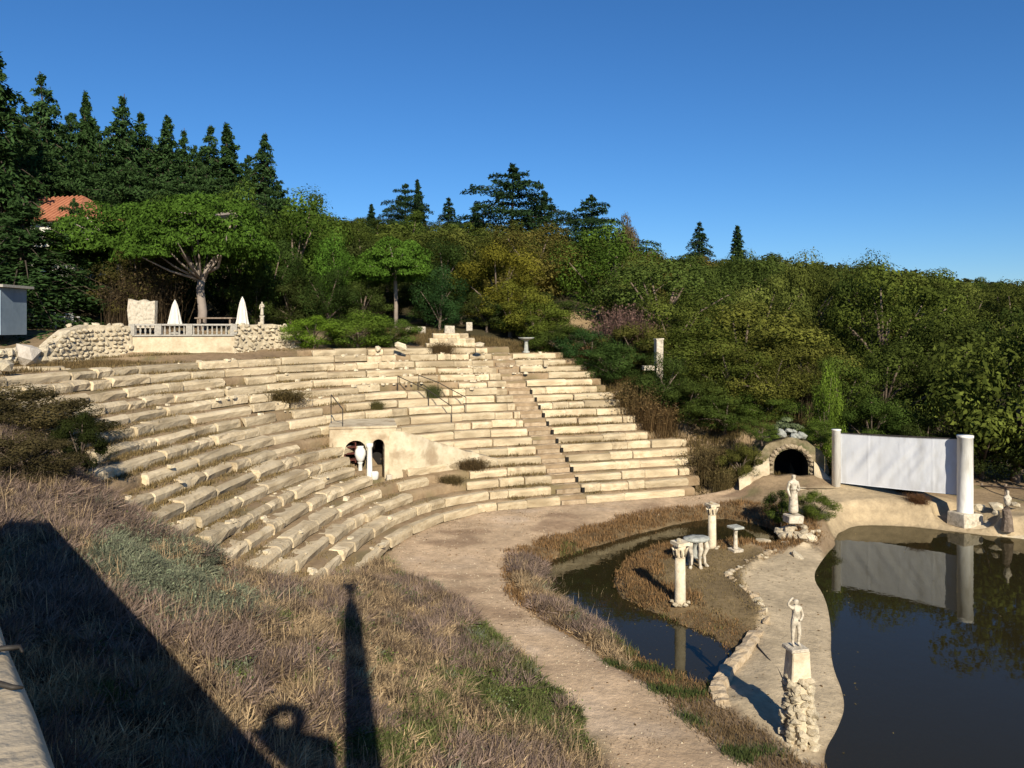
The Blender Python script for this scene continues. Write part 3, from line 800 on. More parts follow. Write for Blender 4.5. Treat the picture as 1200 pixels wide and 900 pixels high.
for a in np.arange(0.12, cum[-1], 0.21):
    q = np.array([np.interp(a, cum, xyw[:, i]) for i in (0, 1)]) + nrw[0] * 0.14
    link('baluster', bal, None, g, (q[0] - off[0], q[1] - off[1], 6.785 - off[2]))
for a in (0.0, cum[-1] * 0.25, cum[-1] * .55, cum[-1]):
    q = np.array([np.interp(a, cum, xyw[:, i]) for i in (0, 1)]) + nrw[0] * 0.14
    MB().box((0, 0, 0), (0.28, 0.28, 0.5), 0.1, 0.01).build('pier', M['balu'], g, (q[0] - off[0], q[1] - off[1], 7.03 - off[2]))

# low dry wall and boulder on the far left
lw = [np.array(G(x, y, 5.95)) for x, y in ((-70, 432), (-20, 428), (20, 425), (52, 424))]
g = empty('rubble_wall', tuple(lw[0]), 'low tumbled stone wall beside the large boulder at far left', 'wall')
for t_ in np.linspace(0, 2.99, 46):
    i = int(t_); q = lw[i] * (1 - t_ + i) + lw[i + 1] * (t_ - i) - lw[0]
    for r in range(2): rock('stone', (q[0] + random.uniform(-.1, .1), q[1] + random.uniform(-.1, .2), 0.1 + r * 0.26), random.uniform(0.16, 0.28), g)
p = G(33, 425, 5.95)
o = rock('boulder', (p[0], p[1], 6.2), 0.42); o.scale = (0.45, 0.4, 0.5); tag(o, 'large pale grey boulder standing on the bank at far left', 'boulder')
o.material_slots[0].link = 'OBJECT'; o.material_slots[0].material = noise_mat('grey boulder', (0.36, 0.31, 0.25), (0.50, 0.45, 0.38), 3, bump=0.5)
for (x, y, z, sz, lb) in [(5, 436, 5.85, 0.38, 'pale boulder at the left edge below the tumbled wall'), (470, 410, 6.0, 0.32, 'round cream boulder on the top tier beside the hedge'), (443, 411, 5.95, 0.2, 'small pale stone at the foot of the hedge'),
                          (511, 398, 6.45, 0.24, 'cream pointed stone left of the white block'), (562, 407, 6.1, 0.24, 'rough stone half sunk in the broken top tier'), (480, 389, 6.85, 0.28, 'flat pale stone in front of the dark evergreen')]:
    p = G(x, y, z); o = rock('boulder', (p[0], p[1], z + sz * 0.5), sz); tag(o, lb, 'boulder')
# pale stone blocks, top centre
for (x, y, z, w, h, lb) in [(527, 390, 6.75, 0.62, 0.42, 'white squared stone block behind the top tier, largest of the row'), (550, 386, 6.95, 0.36, 0.42, 'small cream squared block right of the white block'), (494, 390, 6.75, 0.5, 0.36, 'grey cream squared block at the left of the row')]:
    p = G(x, y, z); d = 46; X = (x - 600) / 900 * d
    zz = CZ - (y - HZ) / FPX * d
    o = MB().box((0, 0, h / 2 - 0.05), (w, 0.5, h + 0.1), 0.1, 0.02).build('stone_block', M['marble'], None, (X, d, zz), bevel=0.03); tag(o, lb, 'stone block')
# loose row of old blocks lying before the terrace wall
g = empty('block_row', (*row_pt(8, 12.2), 5.6), 'loose row of half sunk pale blocks at the foot of the terrace wall', 'stone row'); go_ = np.array(g.location)
sv = 4.4
while sv < 10.4:
    ln = random.uniform(.14, .3); p = row_pt(sv, 12.0 + random.uniform(-.15, .15)); q = row_pt(sv + .05, 12.0)
    pw = row_pt(sv, 0); w_ = random.uniform(.8, 1.5)
    if random.random() < .85: link('stone_block', random.choice(blk), None, g, (p[0] - go_[0], p[1] - go_[1], max(hz(*p), 5.5) - 5.6 + random.uniform(-.12, -.02)), math.atan2(q[1] - p[1], q[0] - p[0]) + random.gauss(0, .08), (w_, 1.1, random.uniform(.8, 1.1)))
    sv += (w_ + random.uniform(.02, .3)) / 4.2
# little ruined wall at top right of the seats
g = empty('broken_wall', (*row_pt(S_STAIR - 2.2, 11.3), 5.75), 'broken stretch of old stone wall above the top tier', 'wall')
for r in range(4):
    for c in range(7 - r):
        q = T0[np.abs(SS - S_STAIR).argmin()] * (c * 0.5 - 1.2 + r * 0.25)
        o = link('stone', random.choice(blk), None, g, (q[0] + nn[0] * r * 0.35, q[1] + nn[1] * r * 0.35, r * 0.26), ang + random.gauss(0, .06), (0.5, 1, 0.85))

# ------------------------------------------------------------------ things on the terrace
def parasol(x, d, ztop, label):
    X = (x - 600) / FPX * d; zb = max(hz(X, d), 6.8)
    g = empty('closed_parasol', (X, d, zb), label, 'parasol', 'closed white parasols on the terrace')
    h = ztop - zb
    MB().tube([(0, 0, 0), (0, 0, h + 0.06)], 0.03, 8).build('pole', M['white'], g)
    MB().lathe([(0.26, 0), (0.26, 0.06), (0.05, 0.12), (0.04, 0.2)], n=12).build('base', M['balu'], g)
    prof = [(0.37, 0.42), (0.36, 0.5), (0.30, 0.75), (0.23, h * 0.65), (0.15, h * 0.85), (0.12, h * 0.9), (0.05, h)]
    MB().lathe(prof, n=20, flute=0.16).build('canopy', M['fabric'], g)
parasol(205, 38.5, 8.45, 'closed white parasol left of the forked pine trunk')
parasol(284, 40.5, 8.68, 'closed white parasol right of the forked pine trunk')
p = Dp(166, 379, 38); zb = 6.85
g = MB()
V = [(-.62, 0, 0), (.62, 0, 0), (.66, 0, 1.35), (.35, 0, 1.30), (.1, 0, 1.42), (-.2, 0, 1.33), (-.66, 0, 1.45), (-.72, 0, 0.85)]
V2 = [(x, 0.3, z) for x, y, z in V]
g.add(V + V2, [tuple(range(8)), tuple(range(15, 7, -1))] + [(i, i + 8, (i + 1) % 8 + 8, (i + 1) % 8) for i in range(8)])
o = g.build('stone_slab', M['marble'], None, (p[0], p[1], 7.1)); tag(o, 'broken white stone slab standing on the terrace behind the balusters', 'stone slab')
# shed at left edge
p = Dp(-20, 386, 34)
g = empty('garden_shed', (p[0] - 0.2, p[1], 6.9), 'blue grey flat roofed shed at the left edge of the terrace', 'shed')
MB().box((-0.7, 0.9, 0.95), (3.4, 1.8, 2.1), 0, 0).build('wall', M['shed'], g)
MB().box((-0.7, 0.85, 2.08), (3.9, 2.2, 0.12), 0, 0).build('roof', M['balu'], g)
for xx in (-1.6, -0.5, 0.35, 0.99): MB().box((xx, -0.015, 0.95), (0.04, 0.03, 2.08)).build('batten', M['shed'], g)
# plastic chairs
def chair(x, d, rz, label):
    X = (x - 600) / FPX * d; zz = max(hz(X, d), 6.75)
    g = empty('plastic_chair', (X, d, zz), label, 'chair', 'white plastic chairs on the terrace', rz)
    MB().box((0, 0, 0.43), (0.48, 0.46, 0.04)).build('seat', M['plastic'], g)
    MB().box((0, 0.24, 0.66), (0.46, 0.04, 0.42), 0, 0, 1.0, -0.15).build('backrest', M['plastic'], g)
    for sx in (-1, 1):
        MB().tube([(sx * .25, -.2, .41), (sx * .25, -.22, .65), (sx * .25, .22, .66)], 0.025, 6).build('armrest', M['plastic'], g)
        for sy in (-1, 1): MB().tube([(sx * .2, sy * .2, .42), (sx * .25, sy * .26, 0)], [0.03, 0.02], 6).build('leg', M['plastic'], g)
chair(31, 42, 0.4, 'white plastic chair nearest the blue grey shed')
chair(41, 42.6, -0.5, 'white plastic chair second from the shed')
chair(68, 41.5, 2.6, 'white plastic chair left of the pair beside the rubble wall')
chair(85, 42.2, 1.2, 'white plastic chair against the sloping rubble wall end')
# low table by the pine
p = Dp(253, 376, 41)
g = empty('garden_table', (p[0], p[1], 6.9), 'long dark wooden table under the forked pine', 'table')
MB().box((0, 0, 0.72), (2.0, 0.7, 0.07)).build('table_top', M['wood'], g)
for sx in (-.85, .85):
    for sy in (-.25, .25): MB().box((sx, sy, .35), (.08, .08, .68)).build('leg', M['wood'], g)
# white house behind the trees
g = empty('white_house', (-36.5, 58, 8), 'white rendered house with terracotta roof half hidden by trees', 'house', rz=-0.25)
MB().box((0, 3, 3.4), (8.5, 6, 7.4)).build('wall', M['render'], g)
V = [(-4.8, -0.6, 7.1), (4.8, -0.6, 7.1), (4.8, 6.6, 7.1), (-4.8, 6.6, 7.1), (-2.2, 3, 9.4), (2.2, 3, 9.4), (-4.8, -0.6, 7.0), (4.8, -0.6, 7.0), (4.8, 6.6, 7.0), (-4.8, 6.6, 7.0)]
rf = MB().add(V, [(0, 1, 5, 4), (1, 2, 5), (2, 3, 4, 5), (3, 0, 4), (6, 9, 8, 7), (0, 6, 7, 1), (1, 7, 8, 2), (2, 8, 9, 3), (3, 9, 6, 0)]).build('roof', M['roof'], g)
for i in range(22):
    f = i / 21; x0 = -4.7 + 9.4 * f
    tz = min(1, (x0 + 4.8) / 2.6, (4.8 - x0) / 2.6)
    MB().tube([(x0, -0.62, 7.13), (x0, -0.6 + 3.6 * tz, 7.13 + 2.3 * tz)], 0.09, 6).build('tile', M['roof'], rf)
for xx in (-2.6, 0, 2.6):
    w_ = MB().box((xx, -0.01, 4.6), (1.0, 0.1, 1.5)).build('window', M['render'], g)
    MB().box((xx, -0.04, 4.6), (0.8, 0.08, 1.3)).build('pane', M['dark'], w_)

# ------------------------------------------------------------------ statues, columns, screen
def skin_mesh(name, verts, edges, root=0, sub=2):
    me = bpy.data.meshes.new(name)
    me.from_pydata([v[:3] for v in verts], edges, [])
    o = bpy.data.objects.new(name, me); COL.objects.link(o)
    md = o.modifiers.new('skin', 'SKIN'); md.use_smooth_shade = True
    sv = me.skin_vertices[0].data
    for i, v in enumerate(verts):
        r = v[3]; sv[i].radius = (r, r) if not isinstance(r, tuple) else r
        sv[i].use_root = (i == root)
    s2 = o.modifiers.new('sub', 'SUBSURF'); s2.levels = sub; s2.render_levels = sub
    dg = bpy.context.evaluated_depsgraph_get(); dg.update()
    m2 = bpy.data.meshes.new_from_object(o.evaluated_get(dg))
    bpy.data.objects.remove(o); bpy.data.meshes.remove(me)
    m2.name = name
    m2.polygons.foreach_set('use_smooth', np.full(len(m2.polygons), True)); m2.materials.clear()
    return m2
def figure(h, pose='nude'):
    """standing stone figure of height h facing -Y"""
    k = h / 1.75
    if pose == 'nude':
        v = [(0, 0, .95, .15), (0.01, 0, 1.12, .13), (0.03, 0.01, 1.32, .165), (0.03, 0.01, 1.44, .12), (0.03, 0, 1.53, .055), (0.02, -.02, 1.66, .10), (0.02, -.02, 1.74, .08),
             (.10, 0, .85, .11), (.13, -.05, .50, .075), (.12, .03, .1, .05), (.14, -.09, .03, .045),
             (-.09, 0, .84, .115), (-.10, 0.01, .48, .078), (-.09, .04, .1, .05), (-.1, -.1, .03, .045),
             (.20, 0, 1.40, .07), (.30, .02, 1.12, .05), (.14, -.16, 1.02, .04), (.05, -.19, 1.02, .045),
             (-.16, 0, 1.42, .07), (-.30, 0.02, 1.55, .05), (-.16, -.02, 1.78, .042), (-.08, -.02, 1.80, .045)]
        e = [(0, 1), (1, 2), (2, 3), (3, 4), (4, 5), (5, 6), (0, 7), (7, 8), (8, 9), (9, 10), (0, 11), (11, 12), (12, 13), (13, 14), (3, 15), (15, 16), (16, 17), (17, 18), (3, 19), (19, 20), (20, 21), (21, 22)]
    else:
        v = [(0, 0, .95, .18), (0, 0, 1.12, .145), (0.0, 0.0, 1.32, .175), (0.0, 0.0, 1.44, .12), (0.0, 0, 1.53, .055), (0.01, -.02, 1.66, .105), (0.01, -.01, 1.75, .085),
             (0.01, 0, .6, .20), (0.0, 0, .3, .22), (0, 0, .02, .25),
             (.19, 0, 1.40, .075), (.27, -.02, 1.12, .06), (.12, -.20, 1.08, .05), (.04, -.2, 1.16, .045),
             (-.19, 0, 1.40, .075), (-.27, 0.0, 1.12, .06), (-.25, -.12, .88, .05), (-.24, -.15, .8, .04)]
        e = [(0, 1), (1, 2), (2, 3), (3, 4), (4, 5), (5, 6), (0, 7), (7, 8), (8, 9), (3, 10), (10, 11), (11, 12), (12, 13), (3, 14), (14, 15), (15, 16), (16, 17)]
    v = [(a * k, b_ * k, c * k, r * k) for a, b_, c, r in v]
    return skin_mesh('body', v, e)
# near statue on stone pile
sx, sy = 5.15, 13.95
zg = W
STAT = empty('statue', (sx, sy, zg), 'small nude figure statue with raised arm on a tall rubble pedestal in the pond', 'statue')
top_z = Dp(932, 700, sy)[2]; foot = Dp(932, 757, sy)[2]; blk_lo = Dp(932, 792, sy)[2]
rot = rad(8)
o = link('body', figure((top_z - foot) * 0.97), M['marble'], STAT, (0, 0, foot - zg), rot)
MB().box((0, 0, 0), (0.34, 0.34, 0.07), 0.2, 0.01).build('plinth', M['marble'], STAT, (0, 0, foot - zg - 0.03), bevel=0.01)
MB().box((0, 0, (blk_lo + foot) / 2 - 0.05), (0.34, 0.31, foot - blk_lo + 0.02), 0.2, 0.028, 0.93).build('pedestal', M['cream_marble'], STAT, (0.03, 0, -zg), bevel=0.02)
MB().lathe([(0.26, 0), (0.22, 0.6), (0.19, blk_lo - zg - .02)], n=9).build('rubble_core', M['stone_pale'], STAT, (0.05, 0, -0.1))
for i in range(120):
    f = (i / 120); z = f * (blk_lo - zg) ; rr = 0.29 - 0.11 * f
    a = i * 2.4 + random.uniform(-.4, .4)
    rock('rock', (0.05 + rr * math.cos(a), rr * math.sin(a), z), random.uniform(0.055, 0.125), STAT)
for i in range(10):
    a = random.uniform(0, 6.28); rr = random.uniform(.3, .42); rock('rock', (0.05 + rr * math.cos(a), rr * math.sin(a) , 0.02), random.uniform(0.07, 0.13), STAT)

# far statue on rocks by the tunnel
sx2, sy2 = G(933, 628, -0.2)[:2]
S2 = empty('statue', (sx2, sy2, W), 'pale draped standing statue on a rock base before the tunnel mouth', 'statue')
f2 = Dp(930, 603, sy2)[2]
link('body', figure(Dp(930, 556, sy2)[2] - f2, 'draped'), M['marble'], S2, (-0.1, 0, f2 - W), 0.2)
MB().box((-0.1, 0, f2 - W - 0.14), (0.55, 0.5, 0.28), 0.15, 0.02).build('plinth', M['marble'], S2, bevel=0.03)
for i in range(26):
    a = i * 2.4; rr = 0.2 + 0.5 * math.sqrt(i / 26); rock('rock', (rr * math.cos(a) + 0.1, rr * math.sin(a), max(0.05, (f2 - W - 0.3) * (1 - rr * 0.9)) * 0.9), random.uniform(0.14, 0.3), S2)

def column(x, ybase, ytop, r, label, mat='cream_marble', z=None):
    X, Y, _ = G(x, ybase, -0.12); z0 = hz(X, Y) if z is None else z
    zt = Dp(x, ytop, Y)[2]; h = zt - z0
    g = empty('stone_column', (X, Y, z0), label, 'column', 'pale columns standing on the islet')
    for i in range(5):
        a = i * 1.3; rock('base_stone', (r * 1.5 * math.cos(a), r * 1.5 * math.sin(a), 0.02), 0.08, g)
    hs = h * 0.70
    MB().lathe([(r * 1.05, -0.05), (r, 0.05), (r * 1.0, hs * 0.4), (r * 0.92, hs)], n=18).build('shaft', M[mat], g, smooth=True)
    cpm = MB()
    cpm.lathe([(r * 0.95, hs), (r * 1.12, hs + 0.03), (r * 0.95, hs + 0.06), (r * 1.0, hs + h * 0.12), (r * 1.3, hs + h * 0.19)], n=14, flute=0.14)
    cpm.build('capital', M['cream_marble'], g, smooth=True)
    for i in range(8):
        a = i * PI / 4
        MB().tube([(r * 1.0 * math.cos(a), r * 1.0 * math.sin(a), hs + 0.05), (r * 1.25 * math.cos(a), r * 1.25 * math.sin(a), hs + h * 0.13), (r * 1.5 * math.cos(a), r * 1.5 * math.sin(a), hs + h * 0.15)], [0.035, 0.03, 0.012], 6).build('acanthus_leaf', M['cream_marble'], g, smooth=True)
    ab = MB(); ab.box((0, 0, hs + h * 0.215), (r * 2.5, r * 2.5, h * 0.05), 0.4, 0.01)
    ab.build('abacus', M['cream_marble'], g)
    rock('broken_top', (-0.03, 0, hs + h * 0.265), 0.085, g)
column(797, 708, 630, 0.145, 'nearer cream column with a broken carved capital on the islet')
column(834.5, 642, 587, 0.135, 'farther cream column with carved capital at the back of the islet')
# bird bath on the islet
X, Y, _ = G(862, 646, -0.12); zb = hz(X, Y)
g = empty('bird_bath', (X, Y, zb), 'slender white pedestal with flat square top on the islet', 'pedestal')
MB().box((0, 0, 0.03), (0.36, 0.36, 0.1), 0.4, 0.01).build('foot', M['marble'], g, bevel=0.01)
MB().lathe([(0.11, 0.08), (0.07, 0.14), (0.06, 0.6), (0.08, 0.68), (0.1, 0.72)], n=12).build('stem', M['marble'], g, smooth=True)
MB().box((0, 0, 0.77), (0.40, 0.40, 0.08), 0.4, 0.005).build('bowl', M['grey_stone'], g, bevel=0.015)
# second pedestal, above the seats
X, Y, _ = G(613, 409, 5.9); zb = RISE * NT
g = empty('bird_bath', (*row_pt(S_STAIR + 1.6, 10.95), 5.72), 'grey pedestal with round flat bowl above the top of the stairway', 'pedestal')
MB().lathe([(0.2, -.1), (0.2, 0.08), (0.12, 0.12), (0.1, 0.6), (0.14, 0.68), (0.16, 0.7)], n=12).build('stem', M['grey_stone'], g, smooth=True)
MB().lathe([(0.16, 0.7), (0.42, 0.8), (0.45, 0.86), (0.3, 0.84)], n=16).build('bowl', M['grey_stone'], g, smooth=True)
# white pillar in the bushes
p = Dp(772, 428, 39.6)
g = empty('stone_pillar', (p[0], p[1], hz(p[0], p[1])), 'square white pillar rising among dark bushes right of the seats', 'pillar')
hp = Dp(772, 398, 39.6)[2] - g.location.z
MB().box((0, 0, hp / 2), (0.38, 0.36, hp), 0.2, 0.01).build('shaft', M['marble'], g, bevel=0.02)
MB().box((0, 0, hp + 0.03), (0.42, 0.40, 0.07), 0.2, 0.01).build('cap', M['marble'], g)
MB().box((-0.55, -0.05, hp - 1.45), (0.6, 0.3, 0.22), 0.2, 0.02).build('side_ledge', M['marble'], g)
# small statuette on the terrace
p = Dp(307, 372, 41); zb = max(hz(p[0], p[1]), 6.9)
g = empty('statue', (p[0], p[1], zb), 'little white statuette on a slim post right of the parasol', 'statue')
MB().lathe([(0.16, 0), (0.12, 0.1), (0.11, 0.75), (0.15, 0.85)], n=10).build('post', M['marble'], g, smooth=True)
link('body', figure(0.75, 'draped'), M['marble'], g, (0, 0, 0.84))
# thin stake in the top left tier
# grey stone table on the islet
X, Y, _ = G(816, 664, -0.12); zb = hz(X, Y)
g = empty('stone_table', (X, Y, zb), 'weathered grey stone table on white carved legs behind the nearer column', 'table', rz=rad(18))
pr_ = [(0.0, .80), (0.36, .79), (0.42, .82), (0.43, .87), (0.40, .90), (0.2, .915), (0.0, .91)]
mb = MB().lathe(pr_, n=22); mb.v = [(x, y * 0.72 + random.uniform(-.01, .01), z + random.uniform(-.012, .012)) for x, y, z in mb.v]; mb.build('table_top', M['grey_stone'], g, smooth=True)
MB().lathe([(0.2, 0.30), (0.14, 0.36), (0.17, 0.52), (0.11, 0.6), (0.2, 0.74), (0.26, 0.8)], n=12, flute=.12).build('carved_support', M['grey_stone'], g, smooth=True)
for a in (-2.6, -1.55, -0.5, 0.8, 2.2):
    c, sn = math.cos(a), math.sin(a)
    MB().tube([(0.30 * c, 0.22 * sn, .80), (0.34 * c, 0.25 * sn, .58), (0.25 * c, 0.18 * sn, .36), (0.27 * c, .2 * sn, .12), (.31 * c, .23 * sn, .05), (.37 * c, .28 * sn, 0.0)], [.07, .075, .05, .045, .06, .05], 8).build('leg', M['marble'] if sn < .3 else M['grey_stone'], g, smooth=True)

# projection screen
pl = np.array(Dp(980, 600, 31.6)[:2]); prr = np.array(Dp(1131, 621, 28.8)[:2])
SC = empty('outdoor_screen', (*((pl + prr) / 2), 0.4), 'large white sheet screen stretched between two round white columns by the pond', 'screen')
so_ = np.array([*((pl + prr) / 2), 0.4])
ztl, ztr = Dp(980, 503, pl[1])[2], Dp(1131, 510, prr[1])[2]
zbl, zbr = Dp(980, 566, pl[1])[2], Dp(1131, 602, prr[1])[2]
mb = MB().lathe([(0.17, -0.4), (0.17, ztl - zbl - .05), (0.19, ztl - zbl - .04), (0.19, ztl - zbl)], n=20); mb.build('column', M['white'], SC, tuple(np.array([*pl, zbl]) - so_), True)
mb = MB().lathe([(0.29, -0.02), (0.275, 0.1), (0.265, ztr - zbr - .1), (0.285, ztr - zbr - .09), (0.285, ztr - zbr)], n=24); mb.build('column', M['white'], SC, tuple(np.array([*prr, zbr]) - so_), True)
mb = MB().box((0, 0, -0.2), (0.95, 0.8, 0.52), 0.3, 0.02, 0.94); mb.build('footing', M['marble'], SC, tuple(np.array([*prr, zbr]) - so_), bevel=0.03)
e = (prr - pl) / np.linalg.norm(prr - pl); n2 = np.array([-e[1], e[0]]); 
if n2[1] < 0: n2 = -n2
a = pl + e * 0.14 + n2 * 0.12; b_ = prr - e * 0.05 + n2 * 0.22
NU, NV = 110, 50
U, Vv = np.meshgrid(np.linspace(0, 1, NU), np.linspace(0, 1, NV))
u = U.ravel(); w = Vv.ravel()
zt_ = Dp(985, 508, pl[1])[2] * (1 - u) + Dp(1118, 516, prr[1])[2] * u - 0.03 * np.sin(PI * u)
zb_ = Dp(985, 566, pl[1])[2] * (1 - u) + Dp(1118, 582, prr[1])[2] * u - 0.02 * np.sin(PI * u)
zz = zb_ * (1 - w) + zt_ * w
bul = 0.02 * np.sin(PI * u) * np.sin(PI * w)
for i in range(16):
    ph, f, sl_ = random.uniform(0, 6), random.uniform(8, 26), random.uniform(0.35, 1.1)
    env = np.exp(-((u - random.uniform(0.02, 0.95)) / random.uniform(.08, .22)) ** 2)
    bul += env * 0.013 * np.sin(f * (u * 2.2 - (w) * sl_) + ph) * (0.25 + w * (1 - w) * 3)
for us in (.24, .5, .76): bul += .012 * np.exp(-((u - us) / .004) ** 2)
XYc = a[None] * (1 - u[:, None]) + b_[None] * u[:, None] - n2[None] * bul[:, None]
V = np.column_stack([XYc, zz]) - so_
ii = np.arange(NU * NV).reshape(NV, NU)
F = np.stack([ii[:-1, :-1], ii[:-1, 1:], ii[1:, 1:], ii[1:, :-1]], -1).reshape(-1, 4)
Vb = V + np.array([*n2, 0]) * 0.02
rim = np.r_[ii[0, :], ii[1:, -1], ii[-1, -2::-1], ii[-2:0:-1, 0]]
Fr = np.stack([rim, np.roll(rim, -1), np.roll(rim, -1) + NU * NV, rim + NU * NV], -1)
link('sheet', npmesh('sheet', np.vstack([V, Vb]), np.vstack([F, F[:, ::-1] + NU * NV, Fr]), True), M['cloth'], SC)
for (q0, zsel) in (('top_bar', zt_), ('bottom_bar', zb_)):
    MB().tube([(*(a + n2 * 0.06 - so_[:2]), zsel[0] - so_[2]), (*(b_ + n2 * 0.06 - so_[:2]), zsel[NU - 1] - so_[2])], 0.03, 8).build(q0, M['iron'], SC)

# cream retaining wall under the screen
qp = [(968, 590), (985, 601), (1010, 607), (1045, 612), (1080, 617), (1110, 620), (1150, 626), (1200, 632), (1260, 640)]
qp = [np.array(G(x, y, W)) for x, y in qp]
g = MB(); V = []; F = []
ts = np.linspace(0, len(qp) - 1, 90)
qx = np.array([[np.interp(t_, range(len(qp)), [p[i] for p in qp]) for i in (0, 1)] for t_ in ts])
tg = np.gradient(qx, axis=0); tg /= np.linalg.norm(tg, axis=1)[:, None]; nq = np.stack([-tg[:, 1], tg[:, 0]], 1)
nq[nq[:, 1] < 0] *= -1
prof = [(0.0, -0.4), (0.0, 0.05), (0.22, 0.3), (0.45, 0.55), (0.75, 0.82), (1.05, 0.92), (1.7, 0.95), (2.2, 0.5)]
for i, t_ in enumerate(ts):
    f = np.interp(t_, [0, 1, 3.4, 4.2, 5, 6, 8], [1.1, 1.0, 0.85, 0.35, 0.1, 0.25, 0.3])
    for (d, z) in prof:
        q = qx[i] + nq[i] * (d + random.uniform(-.05, .05)); V.append((q[0], q[1], W + z * f * 0.95 + (random.uniform(-.035, .035) if z > 0 else 0)))
n = len(prof)
F = [(i * n + j, (i + 1) * n + j, (i + 1) * n + j + 1, i * n + j + 1) for i in range(len(ts) - 1) for j in range(n - 1)]
g.add(V, F); loc_mb(g, qp[0]); o = g.build('retaining_wall', M['quay'], None, tuple(qp[0]), True); tag(o, 'sloping cream stone retaining wall along the water under the screen', 'wall')
# stones along its top, right of the column
for j, (x, y, sz, lb) in enumerate([(1147, 597, 0.22, 'squarish pinkish stone just right of the thick white column'), (1167, 595, 0.24, 'long pale stone below the fence rails'), (1167, 603, 0.14, 'small round pale stone in front of the long one'), (1190, 596, 0.22, 'flat grey stone right of the white figure')]):
    X, Y, _ = G(x, y, 0.35); o = rock('boulder', (X, Y, 0.42 if j != 3 else 0.5), sz); tag(o, lb, 'boulder')
# white figure on a brown base
X, Y, _ = G(1180, 612, 0.15)
g = empty('stone_figure', (X, Y, 0.1), 'small white stone bust on a dark brown trunk base by the fence', 'statue')
MB().tube([(0, 0, -.3), (0.02, 0, .25), (-.03, 0, .55), (0.05, 0, .72)], [0.3, .22, .2, .12], 9).build('trunk_base', M['bark'], g)
v = [(0, 0, .72, .13), (0.02, 0, .95, .16), (.04, 0, 1.1, .11), (0.04, 0, 1.2, .05), (.02, -.02, 1.32, .085), (.02, -.02, 1.4, .07), (.18, 0, 1.05, .07), (-.13, 0, 1.05, .07)]
g.scale = (.72, .72, .86)
link('bust', skin_mesh('bust', v, [(0, 1), (1, 2), (2, 3), (3, 4), (4, 5), (2, 6), (2, 7)]), M['marble'], g)
# rustic fence
pts = [np.array(Dp(x, y, d)) for x, y, d in ((1150, 590, 32.2), (1178, 592, 30.9), (1215, 597, 29.6), (1260, 602, 28.5))]
g = empty('wooden_fence', tuple(pts[0]), 'rustic pole fence with two rails behind the white bust', 'fence')
for i, p in enumerate(pts):
    q = p - pts[0]; MB().tube([q + np.array([0, 0, -.3]), q + np.array([0.02, 0, 0.85])], [0.06, 0.05], 7).build('post', M['wood'], g)
for zz in (0.25, 0.72):
    for p, q in zip(pts[:-1], pts[1:]):
        MB().tube([p - pts[0] + np.array([0, -.05, zz + .02]), (p + q) / 2 - pts[0] + np.array([0, -.05, zz + 0.03]), q - pts[0] + np.array([0, -.05, zz])], [0.04, 0.035, 0.03], 6).build('rail', M['wood'], g)

# ------------------------------------------------------------------ tunnel portal
PZ = 0.28
TP = empty('tunnel_portal', (PORT[0], PORT[1], PZ), 'round arched stone tunnel mouth with pale rubble wings', 'tunnel')
po = np.array([PORT[0], PORT[1], PZ])
def Q3(l, c, z): q = PORT + pf * l + pr * c; return np.array([q[0], q[1], z])
R_ = 0.70; CZT = PZ + 0.95
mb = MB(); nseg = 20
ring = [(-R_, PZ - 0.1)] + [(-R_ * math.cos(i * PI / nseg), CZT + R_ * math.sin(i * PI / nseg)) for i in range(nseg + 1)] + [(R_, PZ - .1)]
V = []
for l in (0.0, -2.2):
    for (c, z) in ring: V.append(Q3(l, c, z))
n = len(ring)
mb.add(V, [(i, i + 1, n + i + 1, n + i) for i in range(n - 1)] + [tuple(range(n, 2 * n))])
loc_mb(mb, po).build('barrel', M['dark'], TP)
# front spandrel block around the hole, and top
outer = [(-1.5, PZ - 0.1)] + [(-1.5 * math.cos(i * PI / nseg) , CZT - 0.1 + 1.25 * math.sin(i * PI / nseg)) for i in range(nseg + 1)] + [(1.5, PZ - .1)]
V = [Q3(0.02, c, z) for c, z in ring] + [Q3(0.0, c + random.uniform(-.05, .05), z + random.uniform(-.05, .05)) for c, z in outer] + [Q3(-2.2, c, z) for c, z in outer]
mb = MB().add(V, [(i, i + 1, n + i + 1, n + i) for i in range(n - 1)] + [(n + i, n + i + 1, 2 * n + i + 1, 2 * n + i) for i in range(n - 1)])
M['mossy'] = noise_mat('mossy brown stone', (0.10, 0.08, 0.04), (0.30, 0.24, 0.15), 4, bump=0.7, bscale=10, c3=(0.06, 0.08, 0.025), s3=1.5, w3=.8)
M['arch'] = noise_mat('brownish arch stone', (0.20, 0.15, 0.09), (0.42, 0.34, 0.23), 5, bump=0.6, bscale=12, rand=.2)
loc_mb(mb, po).build('portal_block', M['mossy'], TP)
for i in range(15):
    a = PI * (i + 0.5) / 15
    c, z = -(R_ + 0.13) * math.cos(a), CZT + (R_ + 0.13) * math.sin(a)
    o = rock('arch_stone', tuple(Q3(0.04, c, z) - po), 0.15, TP, M['arch']); o.scale = (0.15, 0.15, 0.12)
for s_ in (-1, 1):
    for i in range(5): o = rock('jamb_stone', tuple(Q3(0.04, s_ * (R_ + 0.14), PZ + 0.05 + 0.19 * i) - po), 0.13, TP, M['arch'])
